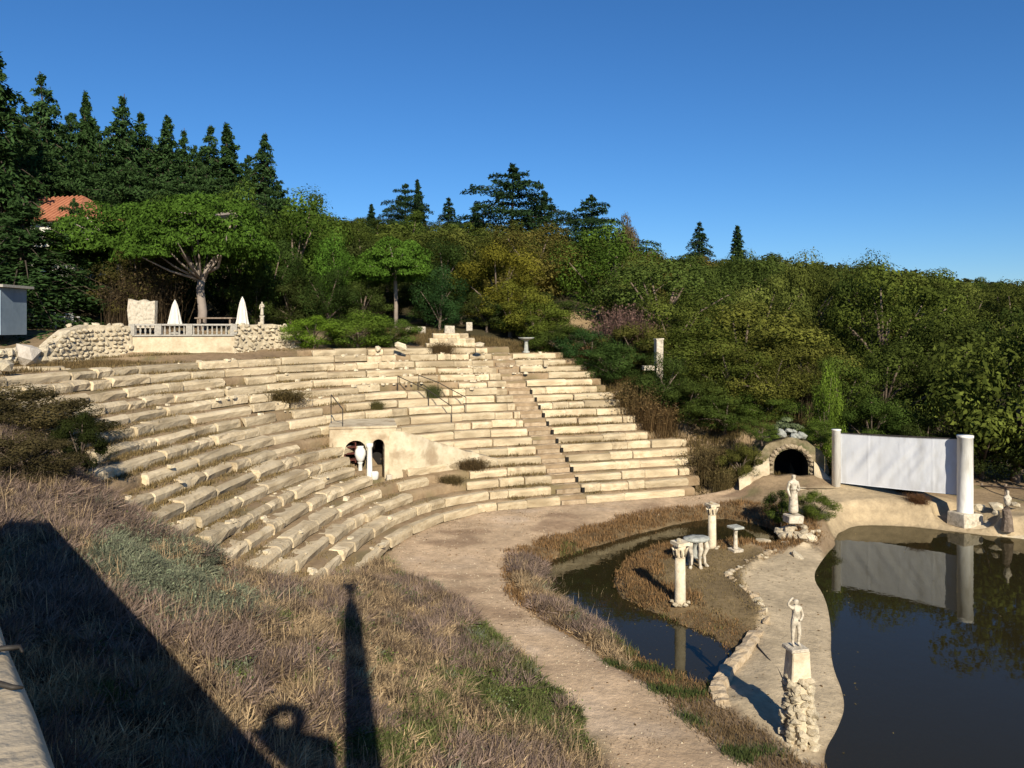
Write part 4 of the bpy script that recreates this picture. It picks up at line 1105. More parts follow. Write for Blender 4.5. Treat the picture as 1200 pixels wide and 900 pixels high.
def wing(sgn, ln, h, name, mat):
    V = []; N_ = 10
    for i in range(N_):
        f = i / (N_ - 1); c = sgn * (R_ + 0.2 + ln * f); l = 0.12 + 0.55 * f
        hh = h * (1 - f * 0.75)
        for (dl, zz) in ((0.25, PZ - 0.25), (0.15, PZ + hh * 0.5), (0.0, PZ + hh), (-0.5, PZ + hh + 0.05)): V.append(Q3(l + dl + random.uniform(-.06, .06), c, zz + random.uniform(-.04, .04)))
    F = [(i * 4 + j, (i + 1) * 4 + j, (i + 1) * 4 + j + 1, i * 4 + j + 1) for i in range(N_ - 1) for j in range(3)]
    loc_mb(MB().add(V, F), po).build(name, mat, TP, None, True)
wsgn = 1 if pr[0] < 0 else -1
wing(wsgn, 1.3, 1.25, 'wing_wall', M['plaster'])
wing(-wsgn, 0.8, 1.2, 'wing_wall', M['plaster'])
for i in range(9):
    q = Q3(-0.3 + random.uniform(-.2, .2), random.uniform(-.5, .5), CZT + 1.2 + random.uniform(0, .25)); rock('cap_stone', tuple(q - po), random.uniform(.12, .22), TP, M['grey_stone'])

M['arch2'] = noise_mat('earthy edging stone', (0.30, 0.22, 0.13), (0.50, 0.40, 0.27), 6, bump=.6, rand=.2)
# pale stones that edge the islet and the concrete apron
edge = [(905, 646), (885, 655), (868, 668), (850, 676), (868, 690), (886, 700), (896, 716), (890, 735), (884, 748), (868, 770), (852, 790), (838, 812)]
g = empty('stone_edging', G(868, 690, 0), 'low edging of cream stones between islet and concrete apron', 'stone edging'); go = np.array(g.location)
ep = np.array([G(x, y, W + 0.2) for x, y in edge]); cl_ = np.r_[0, np.cumsum(np.linalg.norm(np.diff(ep, axis=0), axis=1))]
sv = 0
while sv < cl_[-1]:
    q = np.array([np.interp(sv, cl_, ep[:, i]) for i in range(3)])
    f = sv / cl_[-1]
    if f > .62: break
    for r in range(2):
        rock('stone', tuple(q - go + np.array([random.uniform(-.1, .1), random.uniform(-.1, .1), -0.1 + r * 0.12])), random.uniform(0.08, 0.17), g, M['arch2'] if random.random() < .5 else None)
    sv += random.uniform(0.16, 0.26)
# curved cream kerb at the near end of the islet
kp = np.array([G(x, y, W + 0.1) for x, y in ((890, 722), (888, 742), (872, 764), (852, 786), (840, 808), (846, 828), (862, 840))])
V = []; ks = np.linspace(0, len(kp) - 1, 40)
for t_ in ks:
    q = np.array([np.interp(t_, range(len(kp)), kp[:, i]) for i in (0, 1)])
    hk = 0.20 * min(1, t_ / 1.2, (len(kp) - 1 - t_) / 1.2) + random.uniform(-.025, .025)
    for (dx, z) in ((0.22, W - 0.15), (0.19, W + hk * .5), (0.15, W + hk), (0.0, W + hk + .015), (-0.16, W + hk - .01), (-0.26, W - 0.3)):
        V.append((q[0] + dx + random.uniform(-.03, .03), q[1] + random.uniform(-.02, .02), z + random.uniform(-.015, .015)))
F = [(i * 6 + j, (i + 1) * 6 + j, (i + 1) * 6 + j + 1, i * 6 + j + 1) for i in range(len(ks) - 1) for j in range(5)]
mb = MB().add(V, F); loc_mb(mb, kp[2]); o = mb.build('kerb', M['arch2'], None, tuple(kp[2])); tag(o, 'curved rough cream kerb wall at the near tip of the moat', 'kerb')
# hose on the apron
hp_ = [G(x, y, W + 0.12) for x, y in ((884, 742), (888, 758), (900, 772), (911, 783), (917, 796), (918, 806))]
o = MB().tube([np.array(p) - np.array(hp_[0]) for p in hp_], 0.022, 6).build('hose', M['rubber'], None, hp_[0], True); tag(o, 'thin black hose lying across the concrete apron', 'hose')

# loose pale stones near the moat's far side
for (x, y, lb) in [(895, 634, 'flat white stone in the dark channel before the draped statue'), (920, 640, 'pale stone at the channel mouth below the statue rocks'), (935, 652, 'rounded pale stone where the channel meets the pond')]:
    X, Y, _ = G(x, y, W + 0.1); o = rock('boulder', (X, Y, W + 0.1), 0.2); o.scale = (0.32, 0.2, 0.12); tag(o, lb, 'boulder')

# ------------------------------------------------------------------ camera terrace: parapet, and unseen casters added for the near shadows
def off_z(p, z): return np.array([p[0], p[1], z])
d1 = 0.78
pa = np.array(G(70, 900, CZ - d1)); pb = np.array(G(0, 728, CZ - d1))
e = (pb - pa)[:2]; e /= np.linalg.norm(e); n_out = np.array([e[1], -e[0]])
if n_out[0] < 0: n_out = -n_out
g = empty('parapet', tuple(pa), 'weathered beige parapet wall top in the lower left corner', 'parapet')
st = -e * 2.6; en_ = e * 10.5
def pz(q, d, z): v_ = q - n_out * d; return (v_[0], v_[1], z)
N_ = 60; V = []
for i in range(N_):
    q = st + (en_ - st) * i / (N_ - 1)
    for (d, z) in ((0.05, -3.0), (0.05, -0.09), (0.0, -0.08), (0.0, -0.02), (0.02, 0.0), (0.2, 0.006), (0.55, 0.0), (0.58, -0.1), (0.58, -3.0)):
        V.append(pz(q, d + random.uniform(-.004, .004), z + random.uniform(-.003, .003)))
F = [(i * 9 + j, (i + 1) * 9 + j, (i + 1) * 9 + j + 1, i * 9 + j + 1) for i in range(N_ - 1) for j in range(8)]
MB().add(V, F).build('coping', M['parapet'], g, None, True)
for i in range(70):
    q = st * 0 + e * random.uniform(-.2, 2.0); rock('grit', (pz(q, random.uniform(.03, .5), 0.004)), random.uniform(0.003, 0.008), g)
for (x, y, r_) in ((9, 766, .5), (8, 808, -.4)):
    p = np.array(G(x, y, CZ - d1 + 0.01)) - pa
    tw = MB().tube([p + np.array([-.06, -.03, 0]), p + np.array([-.015, 0.0, .012]), p + np.array([.02, .03 * r_, .01]), p + np.array([.035, .0, .004])], [.004, .007, .006, .003], 6).build('dead_twig', M['iron'], None, tuple(pa), True)
    tag(tw, 'dark curled twig lying on the parapet, ' + ('farther of two' if y < 800 else 'nearer of two'), 'twig')

def shadow_caster(x, y, Yc, lift=0.0):
    """point at depth Yc whose shadow lands on the slope seen at photo pixel (x, y)"""
    d = 3.0
    while d < 40:
        p = Dp(x, y, d)
        if hz(p[0], p[1]) + lift >= p[2]: break
        d += 0.05
    t_ = (p[1] - Yc) / -S.y
    return Vector(p) + S * t_
c1 = shadow_caster(405, 688, -1.6); c2 = shadow_caster(430, 880, -1.6)
g = empty('shadow_column', (c2.x * .5 + c1.x * .5, -1.6, 5.6), 'unseen tall column with ball finial added behind the viewer to throw the near shadows', 'column')  # out of view, added only to throw the post shadow on the slope
hc = c1.z - 5.6
MB().lathe([(0.27, 0), (0.25, hc * .35), (0.20, hc * .8), (0.14, hc - 1.0), (0.07, hc - .85), (0.06, hc - .4)], n=16).build('shaft', M['stone'], g, smooth=True)
MB().lathe([(0.02, hc - .42), (0.16, hc - .36), (0.22, hc - .2), (0.16, hc - .05), (0.02, hc)], n=14).build('ball', M['stone'], g, smooth=True)
cxy = Vector((c2.x * .5 + c1.x * .5, -1.6, 5.6))
br = [shadow_caster(x, y, -1.6, .28) - cxy for x, y in ((292, 853), (350, 858), (392, 866), (396, 906), (342, 906), (319, 882))]
nb_ = len(br)
MB().add([(p.x, -0.06, p.z) for p in br] + [(p.x, 0.06, p.z) for p in br], [tuple(range(nb_))[::-1], tuple(range(nb_, 2 * nb_))] + [(i, (i + 1) % nb_, (i + 1) % nb_ + nb_, i + nb_) for i in range(nb_)]).build('shadow_plate', M['iron'], g)  # added plate cut to the outline of the wide near shadow
rc = (shadow_caster(332, 826, -1.6, .28) - cxy + shadow_caster(334, 860, -1.6, .28) - cxy) / 2; rr = (shadow_caster(332, 828, -1.6, .28) - shadow_caster(334, 858, -1.6, .28)).length / 2
MB().tube([(rc.x + rr * math.cos(a), 0, rc.z + rr * math.sin(a)) for a in np.linspace(0, 2 * PI, 25)], 0.09, 8, False).build('ring', M['iron'], g, smooth=True)  # added ring, out of view, shaped for the looped shadow

# ------------------------------------------------------------------ vegetation
def rnd_dirs(n, rng):
    v = rng.normal(size=(n, 3)); return v / np.linalg.norm(v, axis=1)[:, None]
def leaves(cent, norm, size, rng, asp=0.55):
    """diamond leaf quads"""
    n = len(cent)
    norm = norm / (np.linalg.norm(norm, axis=1)[:, None] + 1e-9)
    u = np.cross(norm, rnd_dirs(n, rng)); u /= np.linalg.norm(u, axis=1)[:, None] + 1e-9
    w = np.cross(norm, u)
    s_ = np.asarray(size).reshape(-1, 1) * np.ones((n, 1))
    V = np.stack([cent - u * s_, cent + w * s_ * asp, cent + u * s_, cent - w * s_ * asp], 1).reshape(-1, 3)
    return V, np.arange(n * 4).reshape(-1, 4)
class Crown: pass
def make_broad(seed, nclump, nleaf, leaf, flat=0.85, spread=1.0, low=0.25):
    """unit tree: crown within radius 1, height about 2 (z 0..2)"""
    rng = np.random.default_rng(seed)
    cs = []
    while len(cs) < nclump:
        p = rng.uniform(-1, 1, 3); r = np.linalg.norm(p)
        if 0.35 < r < 0.95: cs.append(p)
    cs = np.array(cs); rad_ = rng.uniform(0.20, 0.42, nclump)
    Cc, Nn, Sz, Tt = [], [], [], []
    for c, r in zip(cs, rad_):
        d = rnd_dirs(nleaf, rng); rr = r * rng.uniform(0.55, 1.08, nleaf) ** 0.6
        jag = 1 + 0.25 * np.sin(d[:, 0] * 5 + c[0] * 9) * np.sin(d[:, 1] * 6 + c[1] * 7)
        pos = c + d * (rr * jag)[:, None] * np.array([1, 1, 0.8])
        Cc.append(pos); Nn.append(d * 1.2 + rnd_dirs(nleaf, rng) * 0.55 + np.array([0, 0, 0.3])); Sz.append((0.5 + 1.1 * rng.random(nleaf) ** 1.6) * leaf * rng.uniform(.8, 1.25))
        Tt.append(np.clip(rng.normal(0.45, 0.2, nleaf) + rng.normal(0, 0.2), 0, 1))
    Cc = np.vstack(Cc); Cc[:, 2] = Cc[:, 2] * flat + 1.12
    V, F = leaves(Cc, np.vstack(Nn), np.concatenate(Sz), rng)
    crown = npmesh('crown', V, F, False, np.concatenate(Tt)); crown.materials.append(M['leaf'])
    mb = MB(); mb.tube([(0, 0, -0.15), (0.02, 0.01, 0.25), (-0.01, 0.03, 0.6), (0.02, 0, 1.0)], [0.07, 0.055, 0.045, 0.025], 7)
    for c in cs[:: max(1, nclump // 9)]:
        z0 = rng.uniform(0.3, 0.8); q = np.array([c[0], c[1], c[2] * flat + 1.12])
        mb.tube([(0, 0, z0), (q * 0.5 + np.array([0, 0, z0 * 0.5 + 0.05])), q * 0.95], [0.03, 0.02, 0.008], 5)
    tr = mb.mesh('trunk', True); tr.materials.append(M['bark'])
    return tr, crown
def make_cedar(seed, lev=20, R=0.26, droop=0.25, npb=46, leaf=0.02, top=1.0, irregular=0.35, flat=False):
    """unit conifer of height 1"""
    rng = np.random.default_rng(seed)
    mb = MB(); mb.tube([(0, 0, -0.05), (0.004, 0, 0.3), (0, 0.004, 0.65), (0.01, 0, top)], [0.022, 0.016, 0.009, 0.002], 6)
    Cc, Nn, Tt = [], [], []
    for i in range(lev):
        f = i / (lev - 1); z0 = 0.10 + 0.87 * f
        Lm = R * ((0.45 + 0.6 * math.sin(PI * min(f + .15, 1))) * (1 - f ** 5) ** .5 + .06 if flat else (1 - f) ** 0.75) + 0.015
        nb = int(rng.integers(5, 8)) if f < 0.85 else 4
        a0 = rng.uniform(0, 6.28)
        for b_ in range(nb):
            a = a0 + b_ * 2 * PI / nb + rng.uniform(-.3, .3); L_ = Lm * rng.uniform(1 - irregular, 1 + irregular * 0.7)
            d = np.array([math.cos(a), math.sin(a), 0]); zz = z0 + rng.uniform(-.02, .02)
            tip = np.array([0, 0, zz]) + d * L_ + np.array([0, 0, 0.15 * L_ - droop * L_])
            mid = np.array([0, 0, zz]) + d * L_ * 0.5 + np.array([0, 0, 0.14 * L_])
            if f < 0.8: mb.tube([(0, 0, zz), mid, tip], [0.0035, 0.0022, 0.0008], 4)
            n = max(12, int(npb * (0.35 + L_ / R)))
            t_ = rng.uniform(0.12, 1.05, n)
            base = np.array([0, 0, zz])
            pos = (1 - t_)[:, None] ** 2 * base + 2 * (t_ * (1 - t_))[:, None] * mid + t_[:, None] ** 2 * tip
            side = np.array([-d[1], d[0], 0]); wd = 0.30 * L_ * np.sin(np.clip(t_, 0, 1) * PI * 0.85 + 0.3)
            pos = pos + side * (rng.uniform(-1, 1, n) * wd)[:, None] + rng.normal(0, 1, (n, 3)) * np.array([.006, .006, .008]) - np.array([0, 0, 1]) * (rng.uniform(0, 1, n) ** 2 * 0.022)[:, None]
            Cc.append(pos); Nn.append(np.array([0, 0, 0.8]) + rnd_dirs(n, rng) * 0.75 + d * 0.3); Tt.append(np.clip(rng.normal(0.42, 0.2, n), 0, 1))
    Cc = np.vstack(Cc)
    V, F = leaves(Cc, np.vstack(Nn), rng.uniform(0.6, 1.3, len(Cc)) * leaf, rng, 0.38)
    crown = npmesh('crown', V, F, False, np.concatenate(Tt)); crown.materials.append(M['leaf'])
    tr = mb.mesh('trunk', True); tr.materials.append(M['dark_bark'])
    return tr, crown
def make_umbrella(seed, limbs, R=0.5, leaf=0.014, ncl=44, npc=240, canopy_z=0.78, thick=0.16):
    """unit umbrella pine of height 1: limbs = list of polylines"""
    rng = np.random.default_rng(seed)
    mb = MB()
    for pts, rs in limbs: mb.tube(pts, rs, 8)
    Cc, Nn, Tt = [], [], []
    for i in range(ncl):
        a = rng.uniform(0, 6.28); r = R * math.sqrt(rng.uniform(0, 1)); h = canopy_z + thick * math.sqrt(max(0, 1 - (r / R) ** 2)) * rng.uniform(0.1, 1.0) + 0.02
        c = np.array([r * math.cos(a), r * math.sin(a), h]); cr = rng.uniform(0.085, 0.15)
        n = npc; d = rnd_dirs(n, rng); d[:, 2] = np.abs(d[:, 2]) * 1.0 - 0.25
        pos = c + d * (cr * rng.uniform(0.5, 1.05, n) ** 0.5)[:, None] * np.array([1.05, 1.05, 0.72])
        Cc.append(pos); Nn.append(d + rnd_dirs(n, rng) * 0.8 + np.array([0, 0, .3])); Tt.append(np.clip(rng.normal(0.5, 0.2, n) + rng.normal(0, .1), 0, 1))
        if i % 3 == 0:
            st_ = np.array(limbs[i % len(limbs)][0][-1]); mb.tube([st_, (st_ + c) / 2 + np.array([0, 0, -.02]), c], [0.01, 0.007, 0.003], 5)
    Cc = np.vstack(Cc)
    V, F = leaves(Cc, np.vstack(Nn), rng.uniform(.6, 1.3, len(Cc)) * leaf, rng, 0.4)
    crown = npmesh('crown', V, F, False, np.concatenate(Tt)); crown.materials.append(M['leaf'])
    tr = mb.mesh('trunk', True); tr.materials.append(M['pale_bark'])
    return tr, crown
def make_twiggy(seed, n=1000, leafn=2200):
    """bare stemmy bush, unit height 1, radius about .5"""
    rng = np.random.default_rng(seed)
    V, F, T = [], [], []
    a = rng.uniform(0, 6.28, n); lean = rng.uniform(0.05, 0.75, n); L_ = rng.uniform(0.5, 1.05, n)
    base = np.stack([rng.normal(0, .14, n), rng.normal(0, .14, n), np.zeros(n)], 1)
    tip = base + np.stack([np.cos(a) * np.sin(lean) * L_ * .8, np.sin(a) * np.sin(lean) * L_ * .8, np.cos(lean) * L_], 1)
    mid = base * .4 + tip * .6 + np.stack([rng.normal(0, .03, n), rng.normal(0, .03, n), .06 * np.ones(n)], 1)
    sd = np.stack([-np.sin(a), np.cos(a), np.zeros(n)], 1) * 0.004
    V = np.stack([base - sd, base + sd, mid + sd * .8, mid - sd * .8, tip], 1).reshape(-1, 3)
    i = np.arange(n) * 5
    tri = np.concatenate([np.stack([i, i + 1, i + 2], 1), np.stack([i, i + 2, i + 3], 1), np.stack([i + 3, i + 2, i + 4], 1)])
    me1V, me1F = V, tri
    t_ = rng.uniform(0.5, 1.0, leafn); j = rng.integers(0, n, leafn)
    pos = mid[j] * (1 - t_)[:, None] + tip[j] * t_[:, None] + rng.normal(0, .02, (leafn, 3))
    lv, lf = leaves(pos, rnd_dirs(leafn, rng), rng.uniform(.012, .026, leafn), rng)
    stem = npmesh('stem', me1V, me1F, False, np.clip(rng.normal(.45, .25, len(me1F)), 0, 1)); stem.materials.append(M['blade'])
    fol = npmesh('foliage', lv, lf, False, np.clip(rng.normal(.5, .25, leafn), 0, 1)); fol.materials.append(M['leaf'])
    return stem, fol

BROAD = [make_broad(100 + i, 26, 620, 0.026, flat=f) for i, f in enumerate((0.85, 0.95, 0.75, 0.9))]
BIG = [make_broad(120 + i, n_, 700, 0.0195, flat=f) for i, (f, n_) in enumerate(((0.85, 34), (0.95, 44), (1.05, 30), (0.8, 26)))]
BUSH = [make_broad(140 + i, 22, 260, 0.055, flat=0.75) for i in range(2)]
COARSE = make_broad(160, 46, 260, 0.034, flat=0.95)
FINE = make_broad(170, 40, 420, 0.024, flat=1.15)
CEDAR = [make_cedar(200 + i, R=r, lev=l, droop=.4, irregular=.5, npb=120, leaf=0.0135) for i, (r, l) in enumerate(((0.22, 22), (0.26, 18), (0.19, 24)))]
LEBAN = [make_cedar(220 + i, R=0.46, lev=12, droop=0.10, npb=260, leaf=0.0155, irregular=0.55, flat=True) for i in range(2)]
DEODAR = make_cedar(230, R=0.42, lev=15, droop=0.55, npb=220, leaf=0.012, irregular=.35)
SPIRE = make_cedar(240, R=0.13, lev=24, droop=0.1, npb=40, leaf=0.022, irregular=.25)
U1 = make_umbrella(300, [([(0, 0, -.02), (0.01, 0, .15), (-.01, 0, .30), (0, 0, .36)], [.040, .034, .031, .03]), ([(0, 0, .34), (-.10, 0, .50), (-.22, 0.0, .70), (-.25, 0, .78)], [.022, .017, .014, .01]), ([(0, 0, .34), (.05, 0.02, .46), (.14, .02, .55), (.18, .05, .78)], [.022, .018, .014, .008]), ([(.05, .02, .42), (.13, .0, .45), (.2, -.05, .6), (.3, -.1, .8)], [.014, .011, .009, .006])], R=0.50, canopy_z=0.47, thick=0.44, ncl=130, npc=260, leaf=0.015)
U2 = make_umbrella(301, [([(0, 0, -.02), (0.02, 0, .3), (-.01, 0.01, .55), (0, 0, .66)], [.03, .025, .02, .016]), ([(0, 0, .6), (-.12, .03, .72), (-.2, .06, .82)], [.014, .01, .006]), ([(0, 0, .6), (.12, -.03, .72), (.22, .06, .82)], [.014, .01, .006])], R=0.46, thick=0.46, canopy_z=0.44, ncl=100, npc=260, leaf=0.016)
TWIG = [make_twiggy(400), make_twiggy(401)]

TREE_K = 1.48
def plant(kind, protos, names, X, Y, z, sx, sz, label, cat, group=None, color=(1, 1, 1), rz=None):
    g = empty(kind, (X, Y, z), label, cat, group, rz if rz is not None else random.uniform(0, 6.28))
    g.scale = (sx * random.uniform(.9, 1.1), sx * random.uniform(.9, 1.1), sz)
    if kind != 'umbrella_pine': g.rotation_euler = (random.gauss(0, .03), random.gauss(0, .03), g.rotation_euler[2])
    for nm, me in zip(names, protos):
        o = bpy.data.objects.new(nm, me); COL.objects.link(o); o.parent = g
        o.color = (color[0] * TREE_K * .94, color[1] * TREE_K * 1.03, color[2] * TREE_K * .72, 1)
    return g
TN = ('trunk', 'crown')
def tree_px(kind, proto, x, ytop, d, wpx, label, cat='tree', group=None, color=(0.06, 0.08, 0.03), rz=None, hunit=2.0, runit=1.0, z=None):
    X = (x - 600) / FPX * d; zb = hz(X, d) if z is None else z
    if 32 < d < 35.2 and 10.3 < X < 13.6: zb = max(zb, 2.2)
    zt = CZ - (ytop - HZ) / FPX * d
    H_ = max(zt - zb, 1.0); Rr = wpx / 2 / FPX * d
    return plant(kind, proto, TN, X, d, zb - 0.1, Rr / runit, H_ / hunit, label, cat, group, color, rz)
CB = (0.040, 0.070, 0.038)   # bluish conifer
CG = (0.035, 0.058, 0.026)
# skyline conifers, left
grp = 'row of dark conifers on the left skyline'
for j, (x, y, d, w, lb) in enumerate([(2, 52, 58, 105, 'tallest dark conifer at the left edge of the picture'), (65, 84, 70, 78, 'tall pointed conifer second from the left on the skyline'), (97, 104, 76, 60, 'slim conifer just right of the second tall one'),
    (132, 106, 74, 70, 'dark conifer with nodding tip, fourth on the skyline'), (166, 128, 80, 58, 'conifer with thin leaning tip, fifth on the skyline'), (191, 136, 82, 60, 'sixth skyline conifer from the left, with a rounded top'),
    (213, 147, 84, 50, 'small narrow conifer between two taller ones on the skyline'), (236, 142, 82, 56, 'eighth skyline conifer, left of the sky gap'), (270, 146, 84, 62, 'broad conifer right of the sky gap'), (304, 153, 86, 56, 'last dark conifer at the right end of the skyline row')]):
    tree_px('conifer_tree', CEDAR[j % 3], x, y, d, w, lb, 'conifer', grp, CB if j % 2 else (0.036, 0.064, 0.032), hunit=1.0, runit=0.18)
for j, (x, y, d, w) in enumerate([(20, 150, 66, 150), (88, 185, 66, 140), (150, 195, 64, 130), (205, 205, 66, 120), (262, 205, 68, 110), (318, 212, 72, 80), (-60, 100, 60, 140), (52, 165, 66, 110), (125, 168, 72, 110), (228, 185, 76, 100), (82, 130, 88, 90), (115, 140, 90, 90), (150, 150, 92, 90), (178, 160, 92, 90), (202, 168, 94, 80), (224, 170, 94, 80), (253, 182, 96, 90), (288, 180, 96, 80), (40, 120, 86, 100), (95, 232, 54, 70), (28, 225, 53, 44)]):
    tree_px('conifer_tree', LEBAN[j % 2], x, y, d, w, ('nearer' if d < 80 else 'farther') + ' dark spreading cedar in the mass ' + ['under the tallest conifer at the left edge', 'under the second and third skyline conifers', 'under the fourth and fifth skyline conifers', 'under the sixth to eighth skyline conifers', 'under the gap in the conifer row', 'at the right end of the conifer row'][int(np.searchsorted([60, 120, 180, 240, 280], x))], 'conifer', 'dark cedars below the skyline', (0.034, 0.058, 0.030), hunit=1.0, runit=0.42)
tree_px('deodar_tree', DEODAR, 26, 236, 42, 270, 'dark drooping cedar in front of the white house', 'conifer', None, (0.034, 0.060, 0.030), hunit=1.0, runit=0.4)
tree_px('deodar_tree', DEODAR, -70, 215, 41, 250, 'dark drooping cedar cut by the left picture edge', 'conifer', None, (0.034, 0.060, 0.030), hunit=1.0, runit=0.4)
# umbrella pines
tree_px('umbrella_pine', U1, 236, 216, 42, 165, 'umbrella pine with forked pale trunk and bright flat crown', 'pine', None, (0.048, 0.084, 0.020), rz=0, hunit=1.0, runit=0.52, z=6.9)
tree_px('umbrella_pine', U2, 140, 226, 46, 150, 'umbrella pine with bright crown left of the forked one', 'pine', None, (0.046, 0.080, 0.020), hunit=1.0, runit=0.5)
tree_px('umbrella_pine', U2, 464, 270, 49, 100, 'small bright green umbrella pine above the hedge', 'pine', None, (0.056, 0.100, 0.022), hunit=1.0, runit=0.5)
# named garden trees
for (x, y, d, w, pr_, c, lb, kd) in [
    (345, 240, 52, 120, FINE, (0.050, 0.078, 0.020), 'dense mid green tree right of the forked pine', 'tree'),
    (278, 232, 50, 90, FINE, (0.046, 0.070, 0.020), 'leafy green tree crowding the right side of the forked pine', 'tree'),
    (195, 240, 53, 120, BIG[2], (0.040, 0.060, 0.020), 'dark green tree filling between the two umbrella pines', 'tree'),
    (318, 275, 47, 80, BIG[0], (0.034, 0.052, 0.020), 'dark green tree behind the terrace statuette', 'tree'),
    (398, 285, 49, 64, FINE, (0.052, 0.098, 0.022), 'feathery bright green tree left of the small umbrella pine', 'tree'),
    (375, 232, 66, 100, BROAD[1], (0.068, 0.088, 0.024), 'yellow green tree on the skyline above the hedge', 'tree'),
    (425, 246, 66, 80, BROAD[2], (0.066, 0.080, 0.026), 'olive green tree beside the skyline gap', 'tree'),
    (515, 318, 48, 62, FINE, (0.022, 0.044, 0.022), 'very dark evergreen between small pine and autumn tree', 'tree'),
    (582, 286, 50, 110, BIG[1], (0.100, 0.086, 0.020), 'autumn tree with golden yellow foliage above the seats', 'tree'),
    (598, 322, 48, 90, BIG[0], (0.088, 0.086, 0.022), 'yellowing bushy tree standing before the golden autumn tree', 'tree'),
    (625, 345, 47, 80, BIG[0], (0.070, 0.082, 0.022), 'olive tree just right of the autumn tree', 'tree'),
    (545, 262, 66, 100, BROAD[0], (0.070, 0.072, 0.026), 'brownish green tree behind the autumn tree', 'tree'),
    (712, 272, 62, 125, FINE, (0.056, 0.086, 0.022), 'large fresh green tree below the skyline cedars', 'tree'),
    (650, 272, 70, 90, BROAD[3], (0.064, 0.074, 0.024), 'olive brown tree left of the fresh green tree', 'tree'),
    (600, 262, 76, 100, BROAD[1], (0.062, 0.066, 0.024), 'olive tree under the large skyline cedar', 'tree'),
    (480, 240, 80, 80, BROAD[2], (0.060, 0.080, 0.024), 'green tree under the middle skyline cedar', 'tree')]:
    tree_px('broadleaf_tree', pr_, x, y, d, w, lb, kd, None, c)
# dark understorey filling the garden edge behind the terrace and the top tiers
for j, (x, y, d, w) in enumerate([(60, 318, 47, 90), (110, 322, 49, 90), (190, 312, 50, 90), (262, 305, 50, 90), (300, 318, 46, 70), (340, 325, 47, 80), (385, 320, 47, 80), (425, 328, 48, 70), (455, 322, 54, 80), (500, 335, 50, 60), (540, 330, 52, 80), (570, 345, 48.5, 60), (600, 350, 48.5, 60), (640, 345, 52, 70), (-10, 315, 46, 110), (230, 285, 56, 120), (150, 285, 56, 120), (430, 290, 60, 110), (520, 290, 60, 110)]):
    tree_px('bush', BIG[j % 4], x, y, d, w, ('dark leafy bush ' if d < 49 else 'shaded dark tree top ') + ['behind the plastic chairs', 'behind the broken white slab', 'behind the forked pine trunk', 'behind the right parasol', 'behind the left part of the hedge', 'behind the right part of the hedge', 'behind the white stone blocks', 'under the golden autumn tree'][int(np.searchsorted([90, 180, 250, 320, 410, 480, 560], x))], 'bush', 'dark bushes behind the terrace and top tiers', [(0.026, 0.040, 0.016), (0.040, 0.052, 0.020), (0.034, 0.040, 0.018)][j % 3], hunit=1.9)
# mid skyline conifers
for (x, y, d, w, pr_, ru, lb) in [(474, 214, 105, 70, LEBAN[0], .45, 'dark flat branched cedar on the middle skyline'), (494, 209, 112, 26, SPIRE, .14, 'thin pointed spire conifer beside the middle cedar'), (526, 230, 108, 52, CEDAR[1], .25, 'small dark conifer right of the middle cedar'),
    (599, 192, 98, 125, LEBAN[1], .45, 'large dark cedar highest on the middle skyline'), (560, 235, 104, 50, CEDAR[0], .25, 'dark conifer left of the large cedar'), (640, 222, 100, 70, LEBAN[0], .45, 'cedar shoulder right of the large cedar'), (692, 227, 98, 100, LEBAN[1], .45, 'dark round topped cedar right of the skyline gap'),
    (435, 238, 110, 22, SPIRE, .14, 'little spire conifer above the skyline trees'), (818, 259, 140, 52, CEDAR[1], .25, 'pointed broad conifer on the right skyline'), (866, 264, 142, 28, SPIRE, .14, 'narrow pointed conifer on the right skyline')]:
    tree_px('conifer_tree', pr_, x, y, d, w, lb, 'conifer', None, (0.022, 0.040, 0.026), hunit=1.0, runit=ru)
tree_px('broadleaf_tree', BROAD[0], 737, 250, 90, 40, 'thin mauve brown tree at the edge of the right skyline', 'tree', None, (0.10, 0.07, 0.06))

